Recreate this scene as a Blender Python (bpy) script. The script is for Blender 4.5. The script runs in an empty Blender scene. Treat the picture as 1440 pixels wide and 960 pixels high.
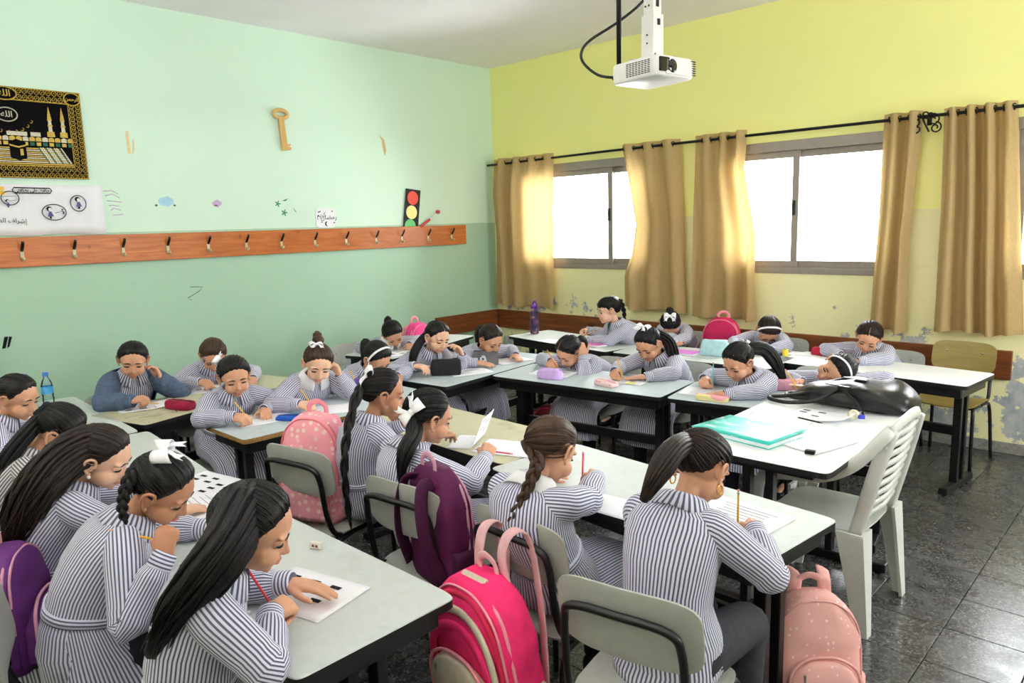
import bpy, bmesh, math, random
import numpy as np
from mathutils import Vector, Matrix, noise
from mathutils.bvhtree import BVHTree

random.seed(7)
SC = bpy.context.scene
COL = SC.collection
PI = math.pi
R = math.radians
H_ROOM = 3.406

# ---------------------------------------------------------------- camera, world, light, exposure
CAM = np.array([5.98982, -6.00320, 1.70])
def _camera():
    yaw, pitch, roll = -0.76577901, 0.15850412, -0.02890987
    f = np.array([math.sin(yaw)*math.cos(pitch), math.cos(yaw)*math.cos(pitch), -math.sin(pitch)])
    r = np.array([math.cos(yaw), -math.sin(yaw), 0]); u = np.cross(r, f)
    r2 = r*math.cos(roll)+u*math.sin(roll); u2 = -r*math.sin(roll)+u*math.cos(roll)
    cd = bpy.data.cameras.new('camera'); co = bpy.data.objects.new('camera', cd); COL.objects.link(co)
    cd.sensor_width = 36; cd.lens = 1028.55/1440*36; cd.clip_start = .05
    m = Matrix(((r2[0], u2[0], -f[0], CAM[0]), (r2[1], u2[1], -f[1], CAM[1]), (r2[2], u2[2], -f[2], CAM[2]), (0, 0, 0, 1)))
    co.matrix_world = m
    SC.camera = co
_camera()

SC.view_settings.view_transform = 'Standard'
SC.view_settings.look = 'None'
SC.view_settings.gamma = 1.0
SC.view_settings.exposure = 1.12
SC.cycles.max_bounces = 10
SC.cycles.diffuse_bounces = 6
SC.cycles.transparent_max_bounces = 16
SC.cycles.sample_clamp_indirect = 6

world = bpy.data.worlds.new('daylight'); SC.world = world; world.use_nodes = True
_bg = world.node_tree.nodes['Background']
_bg.inputs[0].default_value = (0.92, 0.96, 1.0, 1); _bg.inputs[1].default_value = 10.0

def portal(name, loc, rot, sx, sy):
    l = bpy.data.lights.new(name, 'AREA'); l.shape = 'RECTANGLE'; l.size = sx; l.size_y = sy
    l.cycles.is_portal = True
    o = bpy.data.objects.new(name, l); COL.objects.link(o); o.location = loc; o.rotation_euler = rot
# window openings: (x0,x1) on the window wall; the two other walls have windows too
WIN = [(0.42, 2.12), (2.84, 4.21), (4.93, 6.35)]
WZ = (1.23, 2.31)
for _a, _b in WIN:
    portal('daylight_portal', ((_a+_b)/2, .16, sum(WZ)/2), (-PI/2, 0, 0), _b-_a, WZ[1]-WZ[0])
XR, YB = 8.3, -7.9
WIN_R = [(-2.6, -0.9)]     # on the right wall
WIN_B = []                               # none on the back wall
for _a, _b in WIN_R:
    portal('daylight_portal', (XR+.16, (_a+_b)/2, sum(WZ)/2), (0, PI/2, 0), WZ[1]-WZ[0], _b-_a)
for _a, _b in WIN_B:
    portal('daylight_portal', ((_a+_b)/2, YB-.16, sum(WZ)/2), (PI/2, 0, 0), _b-_a, WZ[1]-WZ[0])

UPLIGHT = 40.0      # strength of the tubes in the added uplighters

# ---------------------------------------------------------------- helpers
def A(*v): return np.array(v, float)
def nrm(v):
    v = np.asarray(v, float); n = np.linalg.norm(v)
    return v/n if n > 1e-9 else v
def lerp(a, b, t): return a+(b-a)*t
def interp(x, tab):
    return float(np.interp(x, [p[0] for p in tab], [p[1] for p in tab]))
def nz(p, s=1.0, o=0.0):
    return noise.noise(Vector((p[0]*s+o, p[1]*s+o*1.7, p[2]*s-o)))

class MB:
    def __init__(s): s.v = []; s.f = []; s.uv = []; s.mi = []; s.sm = []
    def add(s, verts, faces, uvs=None, mi=0, smooth=True):
        o = len(s.v); s.v.extend([tuple(map(float, p)) for p in verts])
        for k, f in enumerate(faces):
            s.f.append([i+o for i in f]); s.mi.append(mi if isinstance(mi, int) else mi[k]); s.sm.append(smooth)
            s.uv.append(uvs[k] if uvs is not None else [(0, 0)]*len(f))
        return s
    def box(s, c, d, M=None, mi=0, bev=0.0):
        x, y, z = [k/2 for k in d]; c = A(*c)
        if bev > 0:
            bm = bmesh.new(); bmesh.ops.create_cube(bm, size=1)
            bmesh.ops.scale(bm, vec=d, verts=bm.verts)
            bmesh.ops.bevel(bm, geom=bm.edges[:]+bm.verts[:], offset=bev, segments=2, affect='EDGES', profile=.5)
            bm.verts.index_update()
            vs = [A(*v.co) for v in bm.verts]; fs = [[v.index for v in f.verts] for f in bm.faces]; bm.free()
        else:
            vs = [A(i*x, j*y, k*z) for i in (-1, 1) for j in (-1, 1) for k in (-1, 1)]
            fs = [(0, 1, 3, 2), (4, 6, 7, 5), (0, 4, 5, 1), (2, 3, 7, 6), (0, 2, 6, 4), (1, 5, 7, 3)]
        if M is not None: vs = [M@v for v in vs]
        return s.add([v+c for v in vs], fs, mi=mi, smooth=False)
    def loft(s, rings, cap0=True, cap1=True, U=1.0, V=1.0, mi=0, closed=True, swap=False, v0=0.0, smooth=True):
        rings = [np.asarray(r) for r in rings]; m = len(rings); n = len(rings[0])
        vs = [p for r in rings for p in r]; fs = []; uv = []
        L = [v0]
        for i in range(1, m): L.append(L[-1]+float(np.linalg.norm(rings[i].mean(0)-rings[i-1].mean(0))) if V else 0)
        nn = n if closed else n-1
        for i in range(m-1):
            for j in range(nn):
                k = (j+1) % n
                fs.append((i*n+j, i*n+k, (i+1)*n+k, (i+1)*n+j))
                a, b = j/n*U, (j+1)/n*U; c, d = L[i]*V, L[i+1]*V
                q = [(a, c), (b, c), (b, d), (a, d)]
                uv.append([(y, x) for x, y in q] if swap else q)
        if closed and cap0: fs.append(tuple(range(n))[::-1]); uv.append([(0, 0)]*n)
        if closed and cap1: fs.append(tuple(range((m-1)*n, m*n))); uv.append([(0, 0)]*n)
        return s.add(vs, fs, uv, mi, smooth)
    def tube(s, pts, rad, n=10, up=None, mi=0, U=1.0, V=1.0, caps=True, round_=False, swap=False, ripple=None):
        return s.loft(tube_rings(pts, rad, n, up, round_, ripple), caps, caps, U, V, mi, swap=swap)
    def ell(s, c, ax, n=14, m=9, mi=0):
        c = np.asarray(c, float); ax = np.asarray(ax, float)
        if ax.ndim == 1: ax = np.diag(ax)
        vs = [c-ax[:, 2]]
        for i in range(1, m):
            t = -PI/2+PI*i/m
            for j in range(n):
                a = 2*PI*j/n
                vs.append(c+ax[:, 0]*math.cos(t)*math.cos(a)+ax[:, 1]*math.cos(t)*math.sin(a)+ax[:, 2]*math.sin(t))
        vs.append(c+ax[:, 2]); fs = []; uv = []
        for j in range(n):
            k = (j+1) % n
            fs.append((0, 1+k, 1+j)); uv.append([(0, 0)]*3)
            for i in range(m-2):
                fs.append((1+i*n+j, 1+i*n+k, 1+(i+1)*n+k, 1+(i+1)*n+j)); uv.append([(j/n, i/m), ((j+1)/n, i/m), ((j+1)/n, (i+1)/m), (j/n, (i+1)/m)])
            b = 1+(m-2)*n; fs.append((b+j, b+k, b+n)); uv.append([(0, 0)]*3)
        return s.add(vs, fs, uv, mi)
    def grid(s, P, mi=0, smooth=True, U=1.0, V=1.0):   # P[i][j]
        m, n = len(P), len(P[0]); vs = [p for r in P for p in r]; fs = []; uv = []
        for i in range(m-1):
            for j in range(n-1):
                fs.append((i*n+j, i*n+j+1, (i+1)*n+j+1, (i+1)*n+j))
                uv.append([(j/(n-1)*U, i/(m-1)*V), ((j+1)/(n-1)*U, i/(m-1)*V), ((j+1)/(n-1)*U, (i+1)/(m-1)*V), (j/(n-1)*U, (i+1)/(m-1)*V)])
        return s.add(vs, fs, uv, mi, smooth)
    def xform(s, M, t=(0, 0, 0)):
        t = A(*t); s.v = [tuple(M@A(*p)+t) for p in s.v]; return s
    def mesh(s, name):
        me = bpy.data.meshes.new(name); me.from_pydata(s.v, [], s.f)
        me.polygons.foreach_set('material_index', s.mi); me.polygons.foreach_set('use_smooth', s.sm)
        l = me.uv_layers.new(name='UVMap'); flat = [c for f in s.uv for p in f for c in p]
        if len(flat) == 2*len(me.loops): l.data.foreach_set('uv', flat)
        me.update(); return me
    def build(s, name, mats, parent=None, loc=(0, 0, 0), off=None, bevel=0, solid=0, sub=0):
        if off is not None: s.v = [tuple(np.array(p)-off) for p in s.v]
        me = s.mesh(name); o = bpy.data.objects.new(name, me); COL.objects.link(o)
        for m in (mats if isinstance(mats, (list, tuple)) else [mats]): me.materials.append(m)
        if parent is not None: o.parent = parent
        o.location = loc
        if solid:
            d = o.modifiers.new('thickness', 'SOLIDIFY'); d.thickness = solid; d.offset = 0
        if bevel:
            d = o.modifiers.new('soft_edge', 'BEVEL'); d.width = bevel; d.segments = 2; d.limit_method = 'ANGLE'; d.angle_limit = R(40)
        if sub:
            d = o.modifiers.new('smooth', 'SUBSURF'); d.levels = sub; d.render_levels = sub
        return o

def tube_rings(pts, rad, n=10, up=None, round_=False, ripple=None):
    pts = [np.asarray(p, float) for p in pts]; m = len(pts)
    if not hasattr(rad, '__len__'): rad = [rad]*m
    rad = [(r, r) if not hasattr(r, '__len__') else tuple(r) for r in rad]
    if round_:
        t0 = nrm(pts[1]-pts[0]); t1 = nrm(pts[-1]-pts[-2]); r0 = np.array(rad[0]); r1 = np.array(rad[-1])
        k0, k1 = r0.mean(), r1.mean()
        pts = [pts[0]-t0*k0*.95, pts[0]-t0*k0*.6]+pts+[pts[-1]+t1*k1*.6, pts[-1]+t1*k1*.95]
        rad = [tuple(r0*.25), tuple(r0*.78)]+rad+[tuple(r1*.78), tuple(r1*.25)]; m = len(pts)
    T = []
    for i in range(m): T.append(nrm(pts[min(i+1, m-1)]-pts[max(i-1, 0)]))
    up = np.asarray(up, float) if up is not None else (A(0, 0, 1) if abs(T[0][2]) < .9 else A(1, 0, 0))
    N = nrm(up-T[0]*np.dot(up, T[0])); out = []
    for i in range(m):
        N = nrm(N-T[i]*np.dot(N, T[i])); B = np.cross(T[i], N); ra, rb = rad[i]
        ring = []
        for j in range(n):
            a = 2*PI*j/n; k = 1.0 if ripple is None else ripple(i/(m-1), a)
            ring.append(pts[i]+(N*ra*math.cos(a)+B*rb*math.sin(a))*k)
        out.append(np.array(ring))
    return out

def cr(pts, n=4):      # Catmull-Rom through points
    pts = [np.asarray(p, float) for p in pts]; P = [2*pts[0]-pts[1]]+pts+[2*pts[-1]-pts[-2]]; out = []
    for i in range(1, len(P)-2):
        for k in range(n):
            t = k/n; a, b, c, d = P[i-1], P[i], P[i+1], P[i+2]
            out.append(.5*((2*b)+(c-a)*t+(2*a-5*b+4*c-d)*t*t+(3*b-a-3*c+d)*t**3))
    out.append(pts[-1]); return out

def empty(name, loc=(0, 0, 0), rz=0.0):
    o = bpy.data.objects.new(name, None); COL.objects.link(o); o.location = loc; o.rotation_euler = (0, 0, rz)
    o.empty_display_size = .1; return o
def tag(o, label=None, cat=None, group=None, kind=None):
    if label: o['label'] = label
    if cat: o['category'] = cat
    if group: o['group'] = group
    if kind: o['kind'] = kind
    return o
def copy_tree(o, parent=None):
    c = o.copy(); COL.objects.link(c)
    if parent is not None: c.parent = parent
    for ch in list(o.children): copy_tree(ch, c)
    return c
def Rz(a): c, s = math.cos(a), math.sin(a); return np.array([[c, -s, 0], [s, c, 0], [0, 0, 1]])
def Rx(a): c, s = math.cos(a), math.sin(a); return np.array([[1, 0, 0], [0, c, -s], [0, s, c]])
def Ry(a): c, s = math.cos(a), math.sin(a); return np.array([[c, 0, s], [0, 1, 0], [-s, 0, c]])
def sq(w, d, n, e=4.0, ph=0.0):   # superellipse ring in xy
    out = []
    for j in range(n):
        a = 2*PI*j/n+ph; c, s = math.cos(a), math.sin(a)
        out.append(A(math.copysign(abs(c)**(2/e), c)*w, math.copysign(abs(s)**(2/e), s)*d, 0))
    return out
def panel(mb, w, h, fn, th, e=4.0, n=28, rings=5, mi=0, edge_mi=None):   # rounded panel: fn(x,y)->pos, thickness along fn normal approx given by th vector
    th = A(*th); o = sq(1, 1, n, e)
    def layer(sgn):
        L = [[fn(0, 0)+th*sgn]]
        for k in range(1, rings+1):
            q = k/rings; q = q**.8
            L.append([fn(p[0]*w*q, p[1]*h*q)+th*sgn*(1 if k < rings else .55) for p in o])
        return L
    for sgn in (1, -1):
        L = layer(sgn); vs = [L[0][0]]+[p for r in L[1:] for p in r]; fs = []
        for j in range(n):
            k = (j+1) % n; fs.append((0, 1+j, 1+k) if sgn > 0 else (0, 1+k, 1+j))
            for i in range(rings-1):
                a, b = 1+i*n, 1+(i+1)*n
                fs.append((a+j, b+j, b+k, a+k) if sgn > 0 else (a+k, b+k, b+j, a+j))
        mb.add(vs, fs, mi=mi)
        if sgn > 0: top = L[-1]
        else: bot = L[-1]
    vs = top+bot; fs = [(j, n+j, n+(j+1) % n, (j+1) % n) for j in range(n)]
    mb.add(vs, fs, mi=mi if edge_mi is None else edge_mi); return mb

# ---------------------------------------------------------------- materials
def lin(r, g, b): return tuple(((c/255)/12.92 if c/255 <= .04045 else ((c/255+.055)/1.055)**2.4) for c in (r, g, b))
class NT:
    def __init__(s, name):
        s.m = bpy.data.materials.new(name); s.m.use_nodes = True; s.t = s.m.node_tree; s.n = s.t.nodes
        s.b = s.n['Principled BSDF']; s.out = s.n['Material Output']
    def node(s, typ, **kw):
        n = s.n.new(typ)
        for k, v in kw.items():
            if k.startswith('i_'):
                key = k[2:]; key = int(key) if key.isdigit() else key.replace('_', ' ')
                n.inputs[key].default_value = v
            else: setattr(n, k, v)
        return n
    def link(s, a, b): s.t.links.new(a, b)
    def set(s, rough=.5, spec=.5, metal=0, col=None):
        s.b.inputs['Roughness'].default_value = rough; s.b.inputs['Specular IOR Level'].default_value = spec
        s.b.inputs['Metallic'].default_value = metal
        if col is not None: s.b.inputs['Base Color'].default_value = (*col, 1)
        return s
    def ramp(s, src, stops, interp='LINEAR'):
        r = s.node('ShaderNodeValToRGB'); r.color_ramp.interpolation = interp; e = r.color_ramp.elements
        while len(e) > 1: e.remove(e[-1])
        e[0].position = stops[0][0]; e[0].color = (*stops[0][1], 1) if len(stops[0][1]) == 3 else stops[0][1]
        for p, c in stops[1:]:
            x = e.new(p); x.color = (*c, 1) if len(c) == 3 else c
        s.link(src, r.inputs[0]); return r.outputs[0]
    def noise(s, scale, detail=3, vec=None, rough=.55, sc=(1, 1, 1), dist=0):
        n = s.node('ShaderNodeTexNoise'); n.inputs['Scale'].default_value = scale; n.inputs['Detail'].default_value = detail
        n.inputs['Roughness'].default_value = rough; n.inputs['Distortion'].default_value = dist
        if vec is not None:
            if sc != (1, 1, 1):
                mp = s.node('ShaderNodeMapping'); mp.inputs['Scale'].default_value = sc; s.link(vec, mp.inputs[0]); vec = mp.outputs[0]
            s.link(vec, n.inputs['Vector'])
        return n.outputs['Fac']
    def pos(s): return s.node('ShaderNodeNewGeometry').outputs['Position']
    def obj(s): return s.node('ShaderNodeTexCoord').outputs['Object']
    def uv(s): return s.node('ShaderNodeUVMap', uv_map='UVMap').outputs[0]
    def mix(s, f, a, b, mode='MIX'):
        m = s.node('ShaderNodeMix', data_type='RGBA', blend_type=mode)
        for i, v in ((0, f), (6, a), (7, b)):
            if isinstance(v, bpy.types.NodeSocket): s.link(v, m.inputs[i])
            elif i == 0: m.inputs[0].default_value = v
            else: m.inputs[i].default_value = (*v, 1)
        return m.outputs[2]
    def math(s, op, a, b=None, c=None, clamp=False):
        m = s.node('ShaderNodeMath', operation=op); m.use_clamp = clamp
        for i, v in enumerate((a, b, c)):
            if v is None: continue
            if isinstance(v, bpy.types.NodeSocket): s.link(v, m.inputs[i])
            else: m.inputs[i].default_value = v
        return m.outputs[0]
    def sep(s, v):
        n = s.node('ShaderNodeSeparateXYZ'); s.link(v, n.inputs[0]); return n.outputs
    def col(s, v):
        if isinstance(v, bpy.types.NodeSocket): s.link(v, s.b.inputs['Base Color'])
        else: s.b.inputs['Base Color'].default_value = (*v, 1)
        return s
    def bump(s, h, st=.2, dist=.01):
        b = s.node('ShaderNodeBump'); b.inputs['Strength'].default_value = st; b.inputs['Distance'].default_value = dist
        s.link(h, b.inputs['Height']); s.link(b.outputs[0], s.b.inputs['Normal']); return s

_MC = {}
def plain(name, col, rough=.5, spec=.5, metal=0, var=.08, scale=30, bump=0.0):
    if name in _MC: return _MC[name]
    t = NT(name).set(rough, spec, metal)
    f = t.noise(scale, 3, t.obj())
    a = tuple(c*(1-var) for c in col); b = tuple(min(1, c*(1+var)) for c in col)
    t.col(t.ramp(f, [(.3, a), (.7, b)]))
    if bump: t.bump(t.noise(scale*3, 3, t.obj()), bump, .004)
    _MC[name] = t.m; return t.m

def m_wall(name, up, low, peel=0.0, zs=1.727):
    t = NT(name).set(.55, .35); p = t.pos(); z = t.sep(p)[2]
    step = t.math('GREATER_THAN', z, zs)
    c = t.mix(step, low, up)
    n = t.noise(1.3, 4, p); c = t.mix(t.math('MULTIPLY', n, .18), c, tuple(k*.82 for k in low))
    s1 = t.ramp(t.noise(5.5, 6, p, .7, (1, 1, 2.2)), [(.60, (0, 0, 0)), (.74, (1, 1, 1))])       # scuffs on the lower wall
    s1 = t.math('MULTIPLY', s1, t.math('SUBTRACT', 1.0, step)); c = t.mix(t.math('MULTIPLY', s1, .16), c, (.20, .22, .17))
    if peel:
        g = t.math('SUBTRACT', 1.05, t.math('MULTIPLY', z, 1.0))
        pn = t.math('ADD', t.noise(3.2, 7, p, .68), t.math('MULTIPLY', g, .16))
        mk = t.ramp(pn, [(.615, (0, 0, 0)), (.623, (1, 1, 1))])
        mk = t.math('MULTIPLY', mk, t.math('LESS_THAN', z, 1.0))
        pc = t.ramp(t.noise(9, 4, p), [(.35, lin(150, 160, 168)), (.7, lin(205, 205, 196))])
        c = t.mix(mk, c, pc)
        t.bump(t.math('SUBTRACT', t.math('MULTIPLY', t.noise(60, 3, p), .15), t.math('MULTIPLY', mk, .6)), .5, .006)
    else:
        t.bump(t.noise(25, 5, p), .12, .01)
    t.col(c); return t.m

M = {}
M['wall_left'] = m_wall('mint_green_paint', lin(220, 246, 228), lin(176, 212, 186))
M['wall_win'] = m_wall('lime_yellow_paint', lin(248, 246, 156), lin(242, 238, 184), peel=1)
M['wall_plain'] = m_wall('cream_paint', lin(225, 225, 205), lin(215, 215, 190))
M['ceiling'] = plain('ceiling_white', lin(250, 246, 248), .8, .2, var=.02, scale=3)
M['concrete'] = plain('skirting_concrete', lin(140, 138, 132), .7, .3, var=.25, scale=40, bump=.2)

def m_wood(name, a, b, rough=.4, axis=(1, 12, 12), knots=True):
    t = NT(name).set(rough, .4); p = t.obj()
    g = t.noise(3.0, 6, p, .65, axis, .8)
    c = t.ramp(g, [(.32, a), (.55, tuple((x+y)/2 for x, y in zip(a, b))), (.72, b)])
    if knots:
        k = t.ramp(t.noise(4.0, 2, p, .5, (1.0, 2.2, 2.2)), [(.70, (0, 0, 0)), (.76, (1, 1, 1))])
        c = t.mix(t.math('MULTIPLY', k, .7), c, tuple(x*.35 for x in a))
    t.col(c).bump(g, .15, .004); return t.m
M['pine'] = m_wood('varnished_pine', lin(170, 88, 30), lin(214, 128, 60), .35, (10, .9, 10))
M['brown_wood_x'] = m_wood('brown_board', lin(96, 50, 22), lin(150, 84, 40), .45, (.9, 10, 10))
M['brown_wood_y'] = m_wood('brown_board_side', lin(96, 50, 22), lin(150, 84, 40), .45, (10, .9, 10))
M['chair_wood'] = m_wood('plywood_shell', lin(138, 120, 62), lin(164, 146, 84), .35, (1, 8, 8), False)
M['key_wood'] = m_wood('pale_wood', lin(205, 165, 100), lin(228, 192, 128), .5, (8, 8, 1), False)

def m_terrazzo():
    t = NT('terrazzo').set(.22, .5); p = t.pos()
    v = t.node('ShaderNodeTexVoronoi'); v.inputs['Scale'].default_value = 120; t.link(p, v.inputs['Vector'])
    cs = t.sep(v.outputs['Color'])[0]
    c = t.ramp(cs, [(.0, lin(48, 48, 50)), (.45, lin(66, 66, 67)), (.75, lin(86, 86, 84)), (.95, lin(122, 120, 116))])
    oi = t.node('ShaderNodeObjectInfo').outputs['Random']
    c = t.mix(t.math('MULTIPLY', oi, .35), c, lin(36, 38, 42))
    d = t.noise(2.2, 5, p); c = t.mix(t.math('MULTIPLY', d, .16), c, lin(60, 56, 48))
    t.col(c)
    t.link(t.ramp(t.noise(6, 5, p), [(.3, (.20,)*3), (.75, (.36,)*3)]), t.b.inputs['Roughness']); return t.m
M['tile'] = m_terrazzo()
M['grout'] = plain('dark_grout', lin(48, 48, 48), .8, .2)
M['alu'] = plain('window_aluminium', lin(150, 140, 130), .4, .5, .2, var=.05)
M['black_steel'] = plain('black_steel', lin(22, 22, 24), .35, .5, .2, var=.2)
M['black_iron'] = plain('black_iron', lin(18, 18, 18), .5, .4, .3, var=.2)
def m_laminate(name, c0, dirt, amt=.25, rough=.5):
    t = NT(name).set(rough, .12); p = t.obj()
    d = t.ramp(t.noise(9, 7, p, .72), [(.52, (0, 0, 0)), (.78, (1, 1, 1))])
    f = t.ramp(t.noise(40, 4, p), [(.3, tuple(k*.94 for k in c0)), (.7, c0)])
    t.col(t.mix(t.math('MULTIPLY', d, amt), f, dirt)); return t.m
M['lam_white'] = m_laminate('white_laminate', lin(206, 213, 210), lin(140, 146, 142))
M['lam_blue'] = m_laminate('pale_blue_laminate', lin(192, 204, 208), lin(116, 124, 124), .3)
M['lam_cream'] = m_laminate('worn_cream_laminate', lin(200, 197, 168), lin(132, 124, 94), .55, .4)
M['lam_bright'] = m_laminate('bright_white_laminate', lin(240, 242, 242), lin(210, 212, 212), .15)
M['edge_black'] = plain('black_edge', lin(20, 20, 20), .5, .4)
M['edge_chip'] = plain('chipboard_edge', lin(150, 116, 68), .9, .2, var=.5, scale=180, bump=.4)
M['shell_grey'] = plain('grey_white_shell', lin(168, 171, 164), .38, .5, var=.05)
M['plastic_white'] = plain('white_garden_plastic', lin(212, 214, 208), .35, .5, var=.04)
M['chrome'] = plain('steel_rivet', lin(190, 190, 190), .25, .5, .9)
M['paper'] = plain('white_paper', lin(244, 244, 250), .8, .2, var=.02)
M['ink'] = plain('black_ink', lin(20, 20, 22), .7, .2)
M['grey_ink'] = plain('grey_ink', lin(120, 122, 128), .7, .2)
def flat(name, rgb, rough=.5, **k): return plain(name, lin(*rgb), rough, **k)

def m_cloth_curtain():
    t = NT('tan_curtain'); p = t.pos(); nt = t
    w = t.noise(1, 3, p, .6, (260, 260, 40)); c = t.ramp(w, [(.3, lin(172, 149, 106)), (.7, lin(197, 174, 128))])
    d = t.node('ShaderNodeBsdfDiffuse'); t.link(c, d.inputs[0])
    tr = t.node('ShaderNodeBsdfTranslucent'); tr.inputs[0].default_value = (*lin(238, 200, 132), 1)
    m = t.node('ShaderNodeMixShader'); m.inputs[0].default_value = .22
    t.link(d.outputs[0], m.inputs[1]); t.link(tr.outputs[0], m.inputs[2]); t.link(m.outputs[0], t.out.inputs[0])
    return t.m
M['curtain'] = m_cloth_curtain()
def m_glass(name, tint=(1, 1, 1), refl=1.0):
    t = NT(name); tr = t.node('ShaderNodeBsdfTransparent'); tr.inputs[0].default_value = (*tint, 1)
    g = t.node('ShaderNodeBsdfGlossy'); g.inputs['Roughness'].default_value = .05
    fr = t.node('ShaderNodeFresnel'); fr.inputs[0].default_value = 1.35
    m = t.node('ShaderNodeMixShader'); t.link(t.math('MULTIPLY', fr.outputs[0], refl), m.inputs[0])
    t.link(tr.outputs[0], m.inputs[1]); t.link(g.outputs[0], m.inputs[2]); t.link(m.outputs[0], t.out.inputs[0]); return t.m
M['glass'] = m_glass('window_glass'); M['clear_pet'] = m_glass('clear_plastic', (.86, .93, .98), 1.6)

def m_stripe(name='striped_cotton', dark=lin(48, 52, 92), light=lin(222, 223, 242)):
    t = NT(name).set(.85, .2); u = t.sep(t.uv())[0]
    f = t.math('FRACT', u)
    c = t.ramp(f, [(0, dark), (.36, dark), (.46, light), (.92, light), (1, dark)])
    w = t.noise(350, 2, t.obj()); c = t.mix(.12, c, t.ramp(w, [(.3, (.4,)*3), (.7, (.8,)*3)]))
    t.col(c); t.bump(t.noise(60, 4, t.obj()), .18, .006); t.b.inputs['Sheen Weight'].default_value = .15; return t.m
M['stripe'] = m_stripe(); M['stripe_grey'] = m_stripe('grey_striped_cotton', lin(40, 40, 52), lin(214, 210, 214))
M['white_cloth'] = plain('white_collar_cotton', lin(238, 238, 242), .8, .2, var=.03, bump=.1)
M['denim'] = plain('blue_denim', lin(80, 96, 120), .85, .2, var=.22, scale=60, bump=.3)
M['legging'] = plain('dark_legging', lin(30, 32, 40), .85, .2, var=.2)
M['trouser'] = plain('dark_grey_trouser', lin(62, 64, 70), .85, .2, var=.15)
M['shoe'] = plain('dark_shoe', lin(26, 24, 26), .5, .4)
def m_skin(name, c):
    t = NT(name).set(.5, .35); p = t.obj()
    f = t.noise(18, 4, p); t.col(t.ramp(f, [(.3, tuple(k*.92 for k in c)), (.7, tuple(min(1, k*1.06) for k in c))]))
    t.b.inputs['Subsurface Weight'].default_value = .0
    t.bump(t.noise(220, 2, p), .06, .002); return t.m
SKIN = [m_skin('skin_light', lin(228, 182, 154)), m_skin('skin_medium', lin(206, 154, 124)), m_skin('skin_tan', lin(182, 130, 100))]
def m_hair(name, a, b):
    t = NT(name).set(.42, .28); u = t.uv()
    n = t.noise(1.0, 5, u, .7, (70, 5, 1)); t.col(t.ramp(n, [(.3, a), (.72, b)])); t.bump(n, .55, .004)
    t.b.inputs['Sheen Weight'].default_value = .0; return t.m
HAIR = dict(black=m_hair('black_hair', lin(7, 6, 7), lin(24, 20, 20)), dark=m_hair('dark_brown_hair', lin(16, 11, 10), lin(48, 34, 28)),
            brown=m_hair('brown_hair', lin(34, 22, 15), lin(84, 58, 40)))
M['eye_white'] = flat('eye_white', (225, 220, 215), .2); M['iris'] = flat('dark_iris', (38, 24, 16), .15)
M['lash'] = flat('eyelash', (16, 12, 12), .6); M['lip'] = flat('lips', (186, 112, 102), .45); M['pearl'] = flat('pearl', (240, 235, 225), .15)
M['gold'] = plain('gold_metal', lin(220, 170, 70), .25, .5, .9)
M['ribbon'] = plain('white_satin', lin(244, 244, 248), .45, .4, var=.02)

# ---------------------------------------------------------------- room shell
def structure(o, name=None, label=None):
    o['kind'] = 'structure'
    if label: o['label'] = label
    return o
def wall_mesh(length0, length1, openings, conv):
    mb = MB(); xs = sorted([length0, length1]); cur = xs[0]
    def slab(a, b, z0, z1):
        p, d = conv((a+b)/2, b-a, (z0+z1)/2, z1-z0); mb.box(p, d)
    for a, b in sorted(openings):
        slab(cur, a, 0, H_ROOM); slab(a, b, 0, WZ[0]); slab(a, b, WZ[1], H_ROOM); cur = b
    slab(cur, xs[1], 0, H_ROOM); return mb
T_ = .2
structure(wall_mesh(0, XR, WIN, lambda c, w, z, h: ((c, T_/2, z), (w, T_, h))).build('wall_window', M['wall_win']), label='lime yellow wall with the curtained windows')
structure(wall_mesh(YB, 0, [], lambda c, w, z, h: ((-T_/2, c, z), (T_, w, h))).build('wall_left', M['wall_left']), label='mint green wall with coat rail and posters')
structure(wall_mesh(YB, 0, WIN_R, lambda c, w, z, h: ((XR+T_/2, c, z), (T_, w, h))).build('wall_right', M['wall_plain']), label='cream wall opposite the green one')
structure(wall_mesh(0, XR, WIN_B, lambda c, w, z, h: ((c, YB-T_/2, z), (w, T_, h))).build('wall_back', M['wall_plain']), label='cream wall behind the last row')
structure(MB().box((XR/2, YB/2, H_ROOM+.1), (XR+.4, -YB+.4, .2)).build('ceiling', M['ceiling']), label='plain white ceiling')
FL = structure(MB().box((XR/2, YB/2, -.06), (XR+.4, -YB+.4, .10)).build('floor', M['grout']), label='dark grey terrazzo tile floor')
# floor tiles: 30 cm terrazzo, each nearby tile a part, the rest joined
TS = .305; TX0, TY0 = .13, -.02
_tm = MB().box((0, 0, -.005), (TS-.004, TS-.004, .010), bev=.0012)
_tm2 = MB()
_tile = None
nx, ny = int((XR-TX0)/TS)+1, int((-YB)/TS)+1
for i in range(-1, nx):
    for j in range(ny):
        x, y = TX0+(i+.5)*TS, TY0-(j+.5)*TS
        w0, w1 = max(0.002, x-TS/2), min(XR-.002, x+TS/2)
        if w1-w0 < .03: continue
        if 2.5 < x < 6.9 and y > -5.2 and w1-w0 > TS-.01:
            if _tile is None:
                _tile = _tm.build('tile', M['tile'], FL, (x, y, 0)); _tile.location = (x, y, 0)
            else:
                c = _tile.copy(); COL.objects.link(c); c.location = (x, y, 0)
        else:
            y1 = max(YB+.002, y-TS/2)
            _tm2.box(((w0+w1)/2, (y+TS/2+y1)/2, -.005), (w1-w0-.004, y+TS/2-y1-.004, .010))
tag(_tm2.build('tile_field', M['tile'], FL), kind='stuff')
structure(MB().box((XR/2, -.008, .04), (XR-.02, .014, .08), bev=.003).build('baseboard_window', M['concrete']), label='dark concrete skirting under the windows')
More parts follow.
